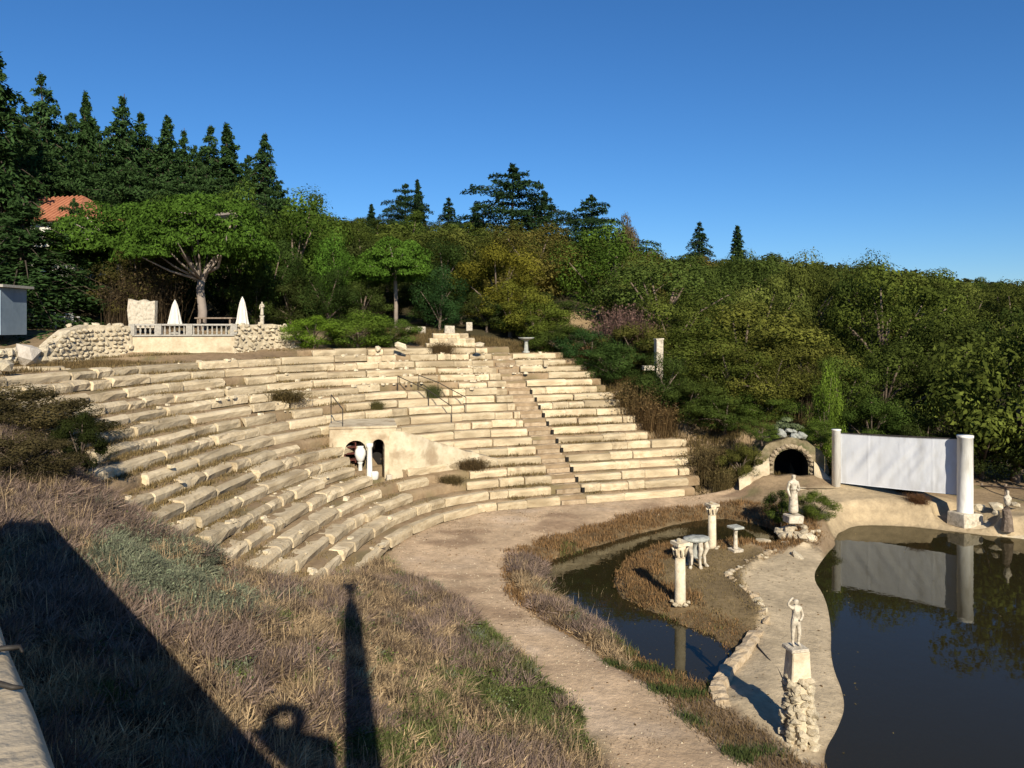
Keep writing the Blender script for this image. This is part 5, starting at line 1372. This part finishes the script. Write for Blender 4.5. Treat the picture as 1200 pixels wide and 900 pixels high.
# near trees on the right
for (x, y, d, w, pr_, c, lb) in [
    (870, 345, 43, 210, BIG[0], (0.082, 0.080, 0.026), 'large olive brown tree left of the tunnel'),
    (805, 380, 42.5, 130, BIG[1], (0.062, 0.072, 0.022), 'dark olive tree behind the white pillar'),
    (935, 380, 41, 130, BIG[1], (0.078, 0.074, 0.026), 'brownish tree above the tunnel mouth'),
    (1035, 395, 40, 150, BIG[0], (0.048, 0.058, 0.020), 'dark green tree behind the screen'),
    (1100, 372, 44, 150, BIG[1], (0.036, 0.044, 0.016), 'very dark tree above the right column of the screen'),
    (1190, 372, 33, 170, COARSE, (0.078, 0.088, 0.028), 'large leaved tree at the right edge near the fence'),
    (1300, 340, 34, 220, BIG[0], (0.05, 0.06, 0.02), 'big dark tree just beyond the right picture edge'),
    (966, 440, 34.0, 46, FINE, (0.085, 0.118, 0.026), 'bright green feathery tree right of the tunnel'),
    (900, 455, 36.5, 80, BIG[1], (0.060, 0.082, 0.024), 'green bushy tree just left of the tunnel'),
    (1020, 462, 35.5, 90, BIG[1], (0.042, 0.062, 0.020), 'dark green bush filling behind the screen left half'),
    (1085, 475, 34.5, 80, BIG[0], (0.036, 0.046, 0.018), 'dark bush behind the screen right half'),
    (790, 350, 45, 130, BIG[2], (0.066, 0.074, 0.024), 'olive tree behind the white pillar top'),
    (858, 400, 38.5, 120, BIG[3], (0.070, 0.078, 0.024), 'broad olive green tree low beside the right ends of the tiers'),
    (905, 408, 37.5, 110, BIG[2], (0.082, 0.078, 0.026), 'yellowish olive tree crowding the tunnel from the left'),
    (985, 415, 37.5, 90, BIG[3], (0.060, 0.078, 0.024), 'green tree between the tunnel and the screen'),
    (745, 378, 43, 90, BIG[1], (0.072, 0.066, 0.026), 'brownish tree above the mauve shrub'),
    (1150, 480, 33.5, 90, BIG[1], (0.024, 0.030, 0.014), 'nearly black bush behind the thick white column')]:
    tree_px('broadleaf_tree', pr_, x, y, d, w, lb, 'tree', None, c)
# bushes round the theatre
for (x, y, d, w, pr_, c, lb) in [
    (368, 368, 39.3, 76, BIG[0], (0.10, 0.15, 0.026), 'bright green rounded hedge bush next to the rubble wall'), (420, 366, 40.6, 90, BIG[1], (0.078, 0.112, 0.026), 'mid green hedge bush in the middle of the hedge'), (458, 372, 41.6, 62, BIG[0], (0.068, 0.096, 0.028), 'right end bush of the green hedge'),
    (660, 380, 44.5, 80, BIG[1], (0.048, 0.062, 0.020), 'dark bush at the top right corner of the seats'), (692, 384, 42.5, 84, BIG[0], (0.030, 0.056, 0.026), 'dark blue green bush beside the upper tiers'), (716, 402, 41, 84, BIG[1], (0.036, 0.056, 0.022), 'dark bush bordering the middle tiers'),
    (778, 420, 38.0, 74, BIG[2], (0.034, 0.046, 0.018), 'dark leafy bush hiding the foot of the white pillar'), (770, 438, 38.6, 90, BIG[0], (0.026, 0.038, 0.016), 'dark bush below the white pillar'), (806, 445, 37.4, 90, BIG[1], (0.044, 0.056, 0.020), 'olive bush above the lower right tiers'), (850, 460, 36.2, 100, BIG[0], (0.050, 0.066, 0.022), 'green bush between lower tiers and tunnel'), 
    (630, 405, 45.5, 40, BIG[0], (0.055, 0.072, 0.022), 'small green bush behind the grey pedestal'), (925, 500, 33.9, 34, BUSH[0], (0.11, 0.125, 0.10), 'grey green plant on top of the tunnel mouth'),
    (893, 492, 33.2, 44, BIG[0], (0.062, 0.082, 0.026), 'green bush spilling over the left shoulder of the tunnel arch'), (962, 505, 33.0, 40, BIG[1], (0.066, 0.090, 0.026), 'green bush spilling over the right shoulder of the tunnel arch'), (868, 520, 33.4, 46, BIG[1], (0.075, 0.070, 0.028), 'brownish low bush above the pale wing of the tunnel'),
    (915, 570, 28.4, 40, BIG[0], (0.060, 0.078, 0.026), 'green bush left of the draped statue'), (958, 575, 28.2, 46, BIG[1], (0.070, 0.085, 0.026), 'green bush right of the draped statue'),
    (165, 292, 42.5, 110, BIG[3], (0.062, 0.050, 0.026), 'brown leafed bush behind the broken white slab'), (80, 465, 21.5, 130, BIG[0], (0.032, 0.028, 0.018), 'dark brown bush standing in for the shadow pocket at the left end of the upper tiers'), (10, 452, 19.5, 150, BIG[1], (0.062, 0.046, 0.032), 'purplish brown bush at the left edge of the bank'), (95, 478, 18.5, 70, BIG[0], (0.022, 0.026, 0.012), 'small very dark bush standing in for the shadow pocket before the left row ends'), (30, 505, 16.5, 110, BIG[1], (0.050, 0.038, 0.028), 'low brown bush below the purplish one at the left edge')]:  # the two darkest bushes are added in place of a shadow pocket
    tree_px('bush', pr_, x, y, d, w, lb, 'bush', None, c, hunit=1.9)
# twiggy dry shrubs
def twig_px(x, ytop, d, wpx, c1, lb, z=None, group=None):
    X = (x - 600) / FPX * d; zb = hz(X, d) if z is None else z
    H_ = max(CZ - (ytop - HZ) / FPX * d - zb, .4); Rr = wpx / FPX * d
    g = empty('dry_shrub', (X, d, zb - .05), lb, 'shrub', group, random.uniform(0, 6)); g.scale = (Rr, Rr, H_)
    for nm, me in zip(('stem', 'foliage'), random.choice(TWIG)):
        o = bpy.data.objects.new(nm, me); COL.objects.link(o); o.parent = g; o.color = (*c1, 1)
for (x, y, d, w, c, lb) in [(175, 310, 41.5, 80, (0.085, 0.062, 0.038), 'bare brown stemmed shrub left of the forked pine'), (150, 318, 41.5, 60, (0.08, 0.06, 0.038), 'bare brown shrub behind the broken white slab'), (730, 355, 44, 80, (0.16, 0.10, 0.09), 'tall mauve bare shrub among the bushes right of the seats'),
    (745, 445, 38.0, 70, (0.16, 0.115, 0.055), 'dry straw coloured shrub at the right end of the middle tiers'), (768, 462, 36.8, 60, (0.15, 0.10, 0.05), 'brown shrub above the lower tiers right end'), (830, 520, 34.2, 60, (0.13, 0.10, 0.05), 'dry brown shrub at the foot of the lower right tiers'), (848, 545, 33.4, 40, (0.15, 0.12, 0.055), 'small dry shrub left of the tunnel wing'),
    (690, 400, 43, 60, (0.17, 0.10, 0.05), 'rusty shrub by the upper right tiers'), (1076, 578, 29.6, 30, (0.14, 0.075, 0.04), 'rust brown dead plant hanging under the screen'), (950, 425, 38.5, 60, (0.10, 0.08, 0.05), 'bare twigged shrub above the tunnel'), (1060, 555, 31.3, 40, (0.10, 0.08, 0.045), 'dry twigs below the middle of the screen')]:
    twig_px(x, y, d, w, c, lb)
# clumps on the tiers
def s_of_px(x, k):
    ss_ = np.arange(4, SL - .2, 0.1); p = row_pt(ss_, k * RUN + .4); return ss_[np.abs(600 + FPX * p[0] / p[1] - x).argmin()]
for (x, k, w, h, c, lb) in [(552, 3, 46, .55, (0.12, 0.085, 0.045), 'brown weed clump on the landing right of the niche'), (505, 11, 24, .7, (0.085, 0.10, 0.04), 'green weed clump standing on the upper tiers'), (528, 2, 36, .4, (0.13, 0.10, 0.05), 'low dry weed clump on the lower tiers below the plaster wall'), (440, 10, 22, .5, (.11, .1, .04), 'weed clump on the slab above the niche'), (330, 12, 70, .55, (.13, .1, .045), 'wide dry weed clump on the upper left tiers'), (515, 17, 34, .7, (.13, .09, .045), 'dry bush on the broken top tier')]:
    p = row_pt(s_of_px(x, k), k * RUN + .35); Rr = w / FPX * p[1]
    g = empty('weed_clump', (p[0], p[1], RISE * (k + 1) - .08), lb, 'weeds'); g.scale = (Rr, Rr * .6, h)
    for nm, me in zip(('stem', 'foliage'), TWIG[0]):
        o = bpy.data.objects.new(nm, me); COL.objects.link(o); o.parent = g; o.color = (*c, 1)

# wooded hillside: individual trees under the skyline of the photograph
SKX = [-100, 0, 330, 420, 500, 640, 700, 760, 800, 850, 900, 960, 1010, 1060, 1100, 1150, 1200, 1400]
SKY_ = [240, 240, 240, 250, 262, 262, 262, 292, 294, 296, 288, 300, 298, 305, 315, 320, 326, 335]
rng = np.random.default_rng(5)
cnt = 0; placed = []
def open_patch(px, d, top):
    return (635 < px < 700 and 50 < d < 72) or (755 < px < 792 and 95 < d < 125)
tries = 0
while cnt < 230 and tries < 6000:
    tries += 1
    d = rng.uniform(46, 240) if rng.random() < .72 else rng.uniform(46, 95); px = rng.uniform(300, 1300)
    if px < 640 and d < 62: continue
    if px < 760 and d < 54: continue
    if open_patch(px, d, 0): continue
    X = (px - 600) / FPX * d
    rr = rng.uniform(2.8, 5.2) * (1 + d / 500)
    if any((X - a) ** 2 + (d - b_) ** 2 < (0.72 * (rr + c)) ** 2 for a, b_, c in placed): continue
    zb = hz(X, d); hgt = rng.uniform(6.0, 10.5)
    lim = np.interp(px, SKX, SKY_) + rng.uniform(0, 8)
    zmax = CZ - (lim - HZ) / FPX * d
    if zmax - zb < 3.0: continue
    hgt = min(hgt, zmax - zb); 
    placed.append((X, d, rr)); cnt += 1
    q = rng.random()
    if q < .42: c, lb = (0.066, 0.072, 0.026), 'olive green broadleaf tree in the hillside wood'
    elif q < .66: c, lb = (0.046, 0.060, 0.022), 'dark green broadleaf tree in the hillside wood'
    elif q < .86: c, lb = (0.092, 0.074, 0.030), 'brownish autumn tree in the hillside wood'
    else: c, lb = (0.078, 0.092, 0.028), 'yellow green tree in the hillside wood'
    v_ = rng.uniform(.72, 1.3)
    lb = lb.replace(' in the hillside wood', '')
    where = ['right of the small umbrella pine', 'above the golden autumn tree', 'above the stairway', 'above the white pillar', 'above the right ends of the tiers', 'above the tunnel mouth', 'above the screen', 'right of the screen'][int(np.searchsorted([520, 640, 700, 790, 880, 970, 1130], px))]
    row_ = 'low in' if d < 62 else 'halfway up' if d < 100 else 'high in' if d < 150 else 'far up'
    lb = f'{lb} {row_} the hillside wood {where}'
    plant('broadleaf_tree', (BIG if d < 75 else BROAD)[cnt % 4], TN, X, d, zb - .2, rr, hgt / 2.0, lb, 'tree', 'trees of the wooded hillside', tuple(v_ * q_ for q_ in c))
# far wood that reads as one mass on the right horizon
V, F, T = [], [], []
n = 0
for i in range(160):
    d = rng.uniform(250, 420); px = rng.uniform(720, 1350); X = (px - 600) / FPX * d; zb = hz(X, d)
    zt = CZ - (np.interp(px, SKX, SKY_) + rng.uniform(4, 12) - HZ) / FPX * d
    if zt - zb < 2: continue
    m = 260; dd = rnd_dirs(m, rng); r_ = rng.uniform(5, 8)
    pos = np.array([X, d, (zb + zt) / 2 - 1]) + dd * np.array([r_, r_, max((zt - zb) / 2, 2)]) * rng.uniform(.75, 1.05, (m, 1))
    v, f = leaves(pos, dd + rnd_dirs(m, rng) * .6, rng.uniform(.5, 1.1, m), rng, .7); V.append(v); F.append(f + n); n += len(v); T.append(np.clip(rng.normal(.45, .2, m), 0, 1))
o = link('far_wood', npmesh('far_wood', np.vstack(V), np.vstack(F), False, np.concatenate(T)), M['leaf']); o.color = (0.062, 0.072, 0.034, 1); o['kind'] = 'stuff'

# ------------------------------------------------------------------ grass and brush (stuff)
def blades(name, XY, zz, hgt, spread, per, width, color, rng, lean_sd=0.6, tv=0.15):
    n = len(XY); k = n * per
    i = np.repeat(np.arange(n), per)
    a = rng.uniform(0, 2 * PI, k); lean = np.abs(rng.normal(0, lean_sd, k)); L_ = hgt[i] * rng.uniform(0.45, 1.15, k)
    b_ = np.column_stack([XY[i] + rng.normal(0, 1, (k, 2)) * spread[i][:, None], zz[i] - 0.03])
    dirv = np.column_stack([np.cos(a) * np.sin(lean), np.sin(a) * np.sin(lean), np.cos(lean)])
    tip = b_ + dirv * L_[:, None] - np.column_stack([0 * a, 0 * a, 0.12 * L_ * lean])
    mid = b_ + dirv * (L_ * 0.55)[:, None] + np.column_stack([0 * a, 0 * a, .06 * L_])
    q = rng.uniform(0, 2 * PI, k); sd = np.column_stack([-np.sin(q), np.cos(q), 0 * q]) * (width * rng.uniform(.6, 1.5, k))[:, None]
    V = np.stack([b_ - sd, b_ + sd, mid + sd * .7, mid - sd * .7, tip], 1).reshape(-1, 3)
    j = np.arange(k) * 5
    F = np.concatenate([np.stack([j, j + 1, j + 2], 1), np.stack([j, j + 2, j + 3], 1), np.stack([j + 3, j + 2, j + 4], 1)])
    tn = np.clip(rng.normal(.45, .2, k) + np.repeat(rng.normal(0, tv, n), per), 0, 1)
    o = link(name, npmesh(name, V, F, False, np.tile(tn, 3)), M['blade']); o.color = (*color, 1); o['kind'] = 'stuff'
    return o
def in_slope(Q):
    s, o = cavea(Q)
    dpa_ = sdist(Q, path); pv = (Q[:, 0] - 0) * 600 / 600
    px = 600 + FPX * Q[:, 0] / Q[:, 1]
    bank = (s < 4.6 + 0.35 * vnoise(Q, 2.0, 61)) | (o < -0.15)
    return bank & (dpa_ > 0.1 + 0.3 * vnoise(Q, 1.5, 62)) & (Q[:, 0] < 3.0)
rng = np.random.default_rng(77)
def sample_slope(n, xr=(-17, 2.5), yr=(5.0, 24)):
    Q = np.column_stack([rng.uniform(*xr, n), rng.uniform(*yr, n)])
    px = 600 + FPX * Q[:, 0] / Q[:, 1]
    Q = Q[(px > -60) & (px < 760)]
    Q = Q[in_slope(Q)]
    return Q
def pxpy(Q, z): return 600 + FPX * Q[:, 0] / Q[:, 1], HZ + FPX * (CZ - z) / Q[:, 1]
Q = sample_slope(30000); z = height(Q); px, py = pxpy(Q, z)
n1 = vnoise(Q, 1.1, 71); n2 = vnoise(Q, 2.7, 72)
def blob(px, py, x, y, rx, ry): return np.exp(-((px - x) / rx) ** 2 - ((py - y) / ry) ** 2)
grey = 1.15 * blob(px, py, 185, 680, 80, 48) + blob(px, py, 265, 720, 40, 18) + .5 * blob(px, py, 120, 650, 50, 25)
grn = 1.1 * blob(px, py, 420, 885, 70, 30) + .8 * blob(px, py, 350, 800, 50, 30) + .4 * blob(px, py, 600, 890, 80, 50) + blob(px, py, 570, 745, 40, 30) + blob(px, py, 620, 830, 60, 50) + .8 * blob(px, py, 520, 800, 80, 40) + blob(px, py, 690, 855, 20, 40) + .7 * blob(px, py, 60, 640, 60, 20) + .6 * blob(px, py, 490, 860, 60, 40)
r = rng.random(len(Q))
isg = grey + .25 * n2 > .45 ; isgr = (~isg) & (grn + .35 * n2 + .2 * n1 + rng.normal(0, .18, len(Q)) > .86)
n3 = vnoise(Q, 6.0, 79)
isg = (grey + .35 * n2 + .55 * n3 + rng.normal(0, .22, len(Q)) > .62)
isgr = (~isg) & isgr
isgr |= (~isg) & (n3 + .5 * n2 + rng.normal(0, .1, len(Q)) > .52)
isp = (~isg) & (~isgr) & (.7 * n1 + .4 * n2 + .7 * n3 + .35 * ((py < 640).astype(float)) > .1)
iss = ~(isg | isgr | isp)
thin = lambda m, f: m & (r < f)
mound = np.clip(.55 + .55 * vnoise(Q, 4.5, 75) + .5 * vnoise(Q, 2.4, 76), .15, 1.5)
def cushions(name, XY, zz, r, per, width, color, rng, tv=.25):
    n = len(XY); k = n * per; i = np.repeat(np.arange(n), per)
    d = rnd_dirs(k, rng); d[:, 2] = np.abs(d[:, 2]) * 1.1 - .08; d /= np.linalg.norm(d, axis=1)[:, None]
    c = np.column_stack([XY, zz])[i] + rng.normal(0, .22, (k, 3)) * r[i][:, None] * np.array([1, 1, .15])
    b_ = c + d * (r[i] * rng.uniform(.1, .45, k))[:, None]; tip = c + d * (r[i] * rng.uniform(.7, 1.25, k))[:, None] * np.array([1, 1, .85])
    sd = np.cross(d, rnd_dirs(k, rng)); sd /= np.linalg.norm(sd, axis=1)[:, None] + 1e-9; sd *= (width * rng.uniform(.6, 1.6, k))[:, None]
    V = np.stack([b_ - sd, b_ + sd, tip], 1).reshape(-1, 3)
    tn = np.clip(rng.normal(.45, .18, k) + np.repeat(rng.normal(0, tv, n), per), 0, 1)
    o = link(name, npmesh(name, V, np.arange(k * 3).reshape(-1, 3), False, tn), M['blade']); o.color = (*color, 1); o['kind'] = 'stuff'
def pick(m_, n):
    k = np.where(m_)[0]; return rng.choice(k, min(n, len(k)), replace=False)
rr_ = lambda k, a, b: (a + (b - a) * rng.random(len(k)) ** 1.5) * np.clip(.6 + .5 * mound[k], .5, 1.3)
k = pick(isp, 3200); cushions('dry_heath', Q[k], z[k] + .03, rr_(k, .18, .48), 110, .0085, (0.255, 0.192, 0.160), rng)
k = pick(isp | iss, 900); cushions('dark_heath', Q[k], z[k] + .03, rr_(k, .18, .42), 110, .0085, (0.150, 0.110, 0.080), rng)
k = pick(iss, 1200); cushions('straw_tussock', Q[k], z[k] + .02, rr_(k, .18, .42), 100, .0075, (0.45, 0.34, 0.21), rng)
k = pick(isg, 800); cushions('grey_green_shrub_cover', Q[k], z[k] + .03, rr_(k, .18, .40), 110, .0085, (0.20, 0.215, 0.150), rng)
k = pick(isgr, 900); cushions('green_herb_cover', Q[k], z[k] + .02, rr_(k, .14, .34), 100, .008, (0.125, 0.145, 0.055), rng)
for nm, m_, hh, sp, per, wd, c, ls in (('green_grass', thin(isgr, .5), .20, .12, 18, .006, (0.165, 0.160, 0.075), .9), ('dry_grass', thin(iss | isp, .28), .27, .13, 18, .006, (0.34, 0.25, 0.155), 1.1)):
    k = np.where(m_)[0]
    sc = np.clip(.5 + .75 * mound[k] + rng.normal(0, .15, len(k)), .35, 1.8)
    blades(nm, Q[k], z[k] + .10 * mound[k], hh * sc, sp * sc, per, wd, c, rng, ls, .22)
kk = rng.choice(np.where(isp | iss)[0], 1500)     # taller straw stems
blades('straw_stems', Q[kk], z[kk], (.42 + .25 * rng.random(len(kk))), .10 + 0 * z[kk], 5, .005, (0.42, 0.32, 0.20), rng, .5, .2)
k = np.where(isp | iss)[0]; k = rng.choice(k, 28000); pos = np.column_stack([Q[k] + rng.normal(0, .15, (len(k), 2)), z[k] + .12 * mound[k] + rng.uniform(.03, .36, len(k)) * np.clip(.4 + .7 * mound[k], .3, 1.4)])
v, f = leaves(pos, rnd_dirs(len(k), rng) + np.array([0, -.3, .5]), rng.uniform(.008, .022, len(k)), rng, .4)
o = link('heath_leaf_cover', npmesh('heath_leaf_cover', v, f, False, np.clip(rng.normal(.4, .3, len(k)), 0, 1)), M['leaf']); o.color = (.24, .175, .13, 1); o['kind'] = 'stuff'
# leaf flecks on the grey green plants and green patches
k = np.where(isg)[0]; k = rng.choice(k, min(len(k) * 5, 16000)); pos = np.column_stack([Q[k] + rng.normal(0, .12, (len(k), 2)), z[k] + rng.uniform(.05, .33, len(k))])
v, f = leaves(pos, rnd_dirs(len(k), rng) + np.array([0, -.3, .6]), rng.uniform(.012, .028, len(k)), rng)
o = link('silvery_leaf_cover', npmesh('silvery_leaf_cover', v, f, False, rng.uniform(.2, .9, len(k))), M['leaf']); o.color = (.20, .235, .165, 1); o['kind'] = 'stuff'
k = np.where(isgr)[0]; k = rng.choice(k, min(len(k) * 4, 14000)); pos = np.column_stack([Q[k] + rng.normal(0, .12, (len(k), 2)), z[k] + rng.uniform(.03, .25, len(k))])
v, f = leaves(pos, rnd_dirs(len(k), rng) + np.array([0, -.3, .6]), rng.uniform(.012, .03, len(k)), rng)
o = link('green_leaf_cover', npmesh('green_leaf_cover', v, f, False, rng.uniform(.2, .9, len(k))), M['leaf']); o.color = (.10, .145, .04, 1); o['kind'] = 'stuff'

# moat bank grass (rusty) and islet turf
Q = np.column_stack([rng.uniform(-1.5, 13, 26000), rng.uniform(12.5, 31, 26000)])
dm = sdist(Q, moat); ds = sdist(Q, shelf); di = sdist(Q, island); dpt = sdist(Q, path); dpo_ = sdist(Q, pond)
z = height(Q); nb = vnoise(Q, 2.2, 81)
m_ = (dm > 0.02) & (dm < 1.15 + .35 * nb) & (ds > .08) & (dpo_ > .05) & (dpt > -.45 + .3 * nb) & (rng.random(len(Q)) < .85)
k = np.where(m_)[0]
blades('rusty_bank_grass', Q[k], z[k], np.where(Q[k][:, 1] < 19 + .25 * Q[k][:, 0], .07, .17) * (1 + .5 * nb[k]) + .02, .09 + 0 * nb[k], 13, .009, (0.25, 0.155, 0.075), rng, .9, .22)
k = np.where((di < .0) & (rng.random(len(Q)) < .7))[0]
blades('islet_turf', Q[k], z[k], .085 + .04 * nb[k], .10 + 0 * nb[k], 11, .008, (0.21, 0.16, 0.075), rng, 1.0, .25)
m_ = (dm > -.15) & (dm < .45) & (ds > .1) & (nb > .22) & (Q[:, 1] < 26) & (dpo_ > .05); k = np.where(m_)[0][:900]
blades('green_reeds', Q[k], np.maximum(z[k], W - .05), .20 + .1 * nb[k], .08 + 0 * nb[k], 9, .006, (0.13, 0.14, 0.05), rng)
# rough growth at the near bottom, between track and pond
Q = np.column_stack([rng.uniform(2, 6.3, 5000), rng.uniform(11.5, 17.5, 5000)])
px, py = pxpy(Q, height(Q)); z = height(Q); m_ = (sdist(Q, path) > -.25) & (sdist(Q, shelf) > .05) & (sdist(Q, pond) > .0) & (sdist(Q, moat) > .05) & (sdist(Q, island) > 0); k = np.where(m_)[0]
nb = vnoise(Q, 3.0, 91)
kk = k[(nb[k] < .1) & (rng.random(len(k)) < .5)]; blades('dry_weed_cover', Q[kk], z[kk], .13 + .08 * nb[kk], .11 + 0 * nb[kk], 18, .007, (0.17, 0.12, 0.065), rng)
kk = k[nb[k] >= .22]; blades('green_weed_cover', Q[kk], z[kk], .13 + .1 * nb[kk], .1 + 0 * nb[kk], 16, .007, (0.075, 0.10, 0.035), rng)
# thin weeds on the path
Q = np.column_stack([rng.uniform(-4, 8, 9000), rng.uniform(13, 33, 9000)]); nb = vnoise(Q, 1.3, 95) + .5 * vnoise(Q, 4, 96)
m_ = (sdist(Q, path) < -.1) & (nb > .42); k = np.where(m_)[0]; z = height(Q[k])
blades('path_weeds', Q[k], z, .07 + 0 * z, .14 + 0 * z, 10, .007, (0.17, 0.115, 0.06), rng)
# weeds on the treads
n = 22000; kk = rng.integers(0, NT, n); s_ = rng.uniform(4.0, SL - 1, n)
se = np.array([s_end(k_) for k_ in range(NT)])
oo = kk * RUN + rng.uniform(.36, .6, n); P = row_pt(s_, oo).T
nb = vnoise(P, .9, 101) + .5 * vnoise(P, 3.1, 102)
m_ = (s_ < se[kk]) & (np.abs(s_ - S_STAIR) > .7) & (nb + .45 * (s_ < 8.5) + .12 * (kk > 10) + rng.normal(0, .2, n) > .20) & ~((s_ > S_N0) & (s_ < S_N1) & (kk > 3) & (kk < 7))
k = np.where(m_)[0]
blades('tread_weeds', P[k], RISE * (kk[k] + 1) - .02, .11 + .12 * np.clip(nb[k], 0, 1), .10 + 0 * nb[k], 9, .010, (0.22, 0.165, 0.08), rng, .8, .25)
# bank left above seats and dry growth on the right bank
Q = np.column_stack([rng.uniform(-26, -8, 9000), rng.uniform(20, 38, 9000)]); s, o_ = cavea(Q)
m_ = ((o_ > 10.9) | (s < 4.6)) & (Q[:, 1] < 31.5 - (Q[:, 0] + 20) * -.25); k = np.where(m_)[0]; z = height(Q[k]); nb = vnoise(Q[k], 1.2, 111)
blades('upper_bank_grass', Q[k], z, .32 + .15 * nb, .16 + 0 * z, 14, .011, (0.175, 0.125, 0.06), rng)
Q = np.column_stack([rng.uniform(2, 14, 6000), rng.uniform(33, 50, 6000)]); s, o_ = cavea(Q)
ee = np.interp(o_, np.arange(NT) * RUN, se)
m_ = (s > ee + .1) & (o_ > .1) & (o_ < 12); k = np.where(m_)[0]; z = height(Q[k]); nb = vnoise(Q[k], 1.2, 113)
blades('right_bank_grass', Q[k], z, .42 + .2 * nb, .2 + 0 * z, 14, .012, (0.15, 0.112, 0.05), rng)
Q = np.column_stack([rng.uniform(-8, 4, 2500), rng.uniform(43, 47, 2500)]); z = height(Q)
blades('top_bank_grass', Q, z, .3 + 0 * z, .2 + 0 * z, 10, .012, (0.17, 0.125, 0.06), rng)

# small stones and leaf litter on the path and apron, floating leaves on the ponds
Q = np.column_stack([rng.uniform(-5, 9, 16000), rng.uniform(12, 33, 16000)]); nb = vnoise(Q, 1.7, 131)
k = np.where((sdist(Q, path) < .2) & (rng.random(len(Q)) < .25 + .35 * nb))[0]; n = len(k); zq = height(Q[k])
off4 = np.array([(1, 0, 0), (-.5, .87, 0), (-.5, -.87, 0), (0, 0, .9)]); sz = rng.uniform(.008, .028, n) ; a = rng.uniform(0, 6.28, n)
ro = np.stack([off4[None, :, 0] * np.cos(a)[:, None] - off4[None, :, 1] * np.sin(a)[:, None], off4[None, :, 0] * np.sin(a)[:, None] + off4[None, :, 1] * np.cos(a)[:, None], off4[None, :, 2] * np.ones((n, 1))], -1) * sz[:, None, None]
V = (ro + np.column_stack([Q[k], zq - .002])[:, None, :]).reshape(-1, 3); j = np.arange(n) * 4
F = np.concatenate([np.stack([j, j + 1, j + 3], 1), np.stack([j + 1, j + 2, j + 3], 1), np.stack([j + 2, j, j + 3], 1)])
o = link('gravel', npmesh('gravel', V, F, False), M['stone_pale']); o['kind'] = 'stuff'
def litter(name, P, size, color):
    v, f = leaves(P, rnd_dirs(len(P), rng) * .35 + np.array([0, 0, 1.0]), rng.uniform(*size, len(P)), rng, .6)
    o = link(name, npmesh(name, v, f, False, rng.uniform(0, 1, len(P))), M['leaf']); o.color = (*color, 1); o['kind'] = 'stuff'
Q = np.column_stack([rng.uniform(-5, 9, 12000), rng.uniform(12, 33, 12000)]); nb = vnoise(Q, 1.2, 135)
k = np.where(((sdist(Q, path) < .1) | (sdist(Q, shelf) < -.1)) & (rng.random(len(Q)) < .12 + .35 * nb))[0]
litter('leaf_litter', np.column_stack([Q[k], height(Q[k]) + .015]), (.015, .04), (.20, .12, .06))
Q = np.column_stack([rng.uniform(-1, 14, 9000), rng.uniform(10, 31, 9000)]); dd_ = np.minimum(sdist(Q, moat), sdist(Q, pond)); nb = vnoise(Q, 1.1, 137)
k = np.where((dd_ < -.02) & (rng.random(len(Q)) < np.exp(dd_ * 3.5) * .45 + .015 * (nb > .2)))[0]
litter('floating_leaves', np.column_stack([Q[k], np.full(len(k), W + .006)]) , (.012, .035), (.20, .15, .07))
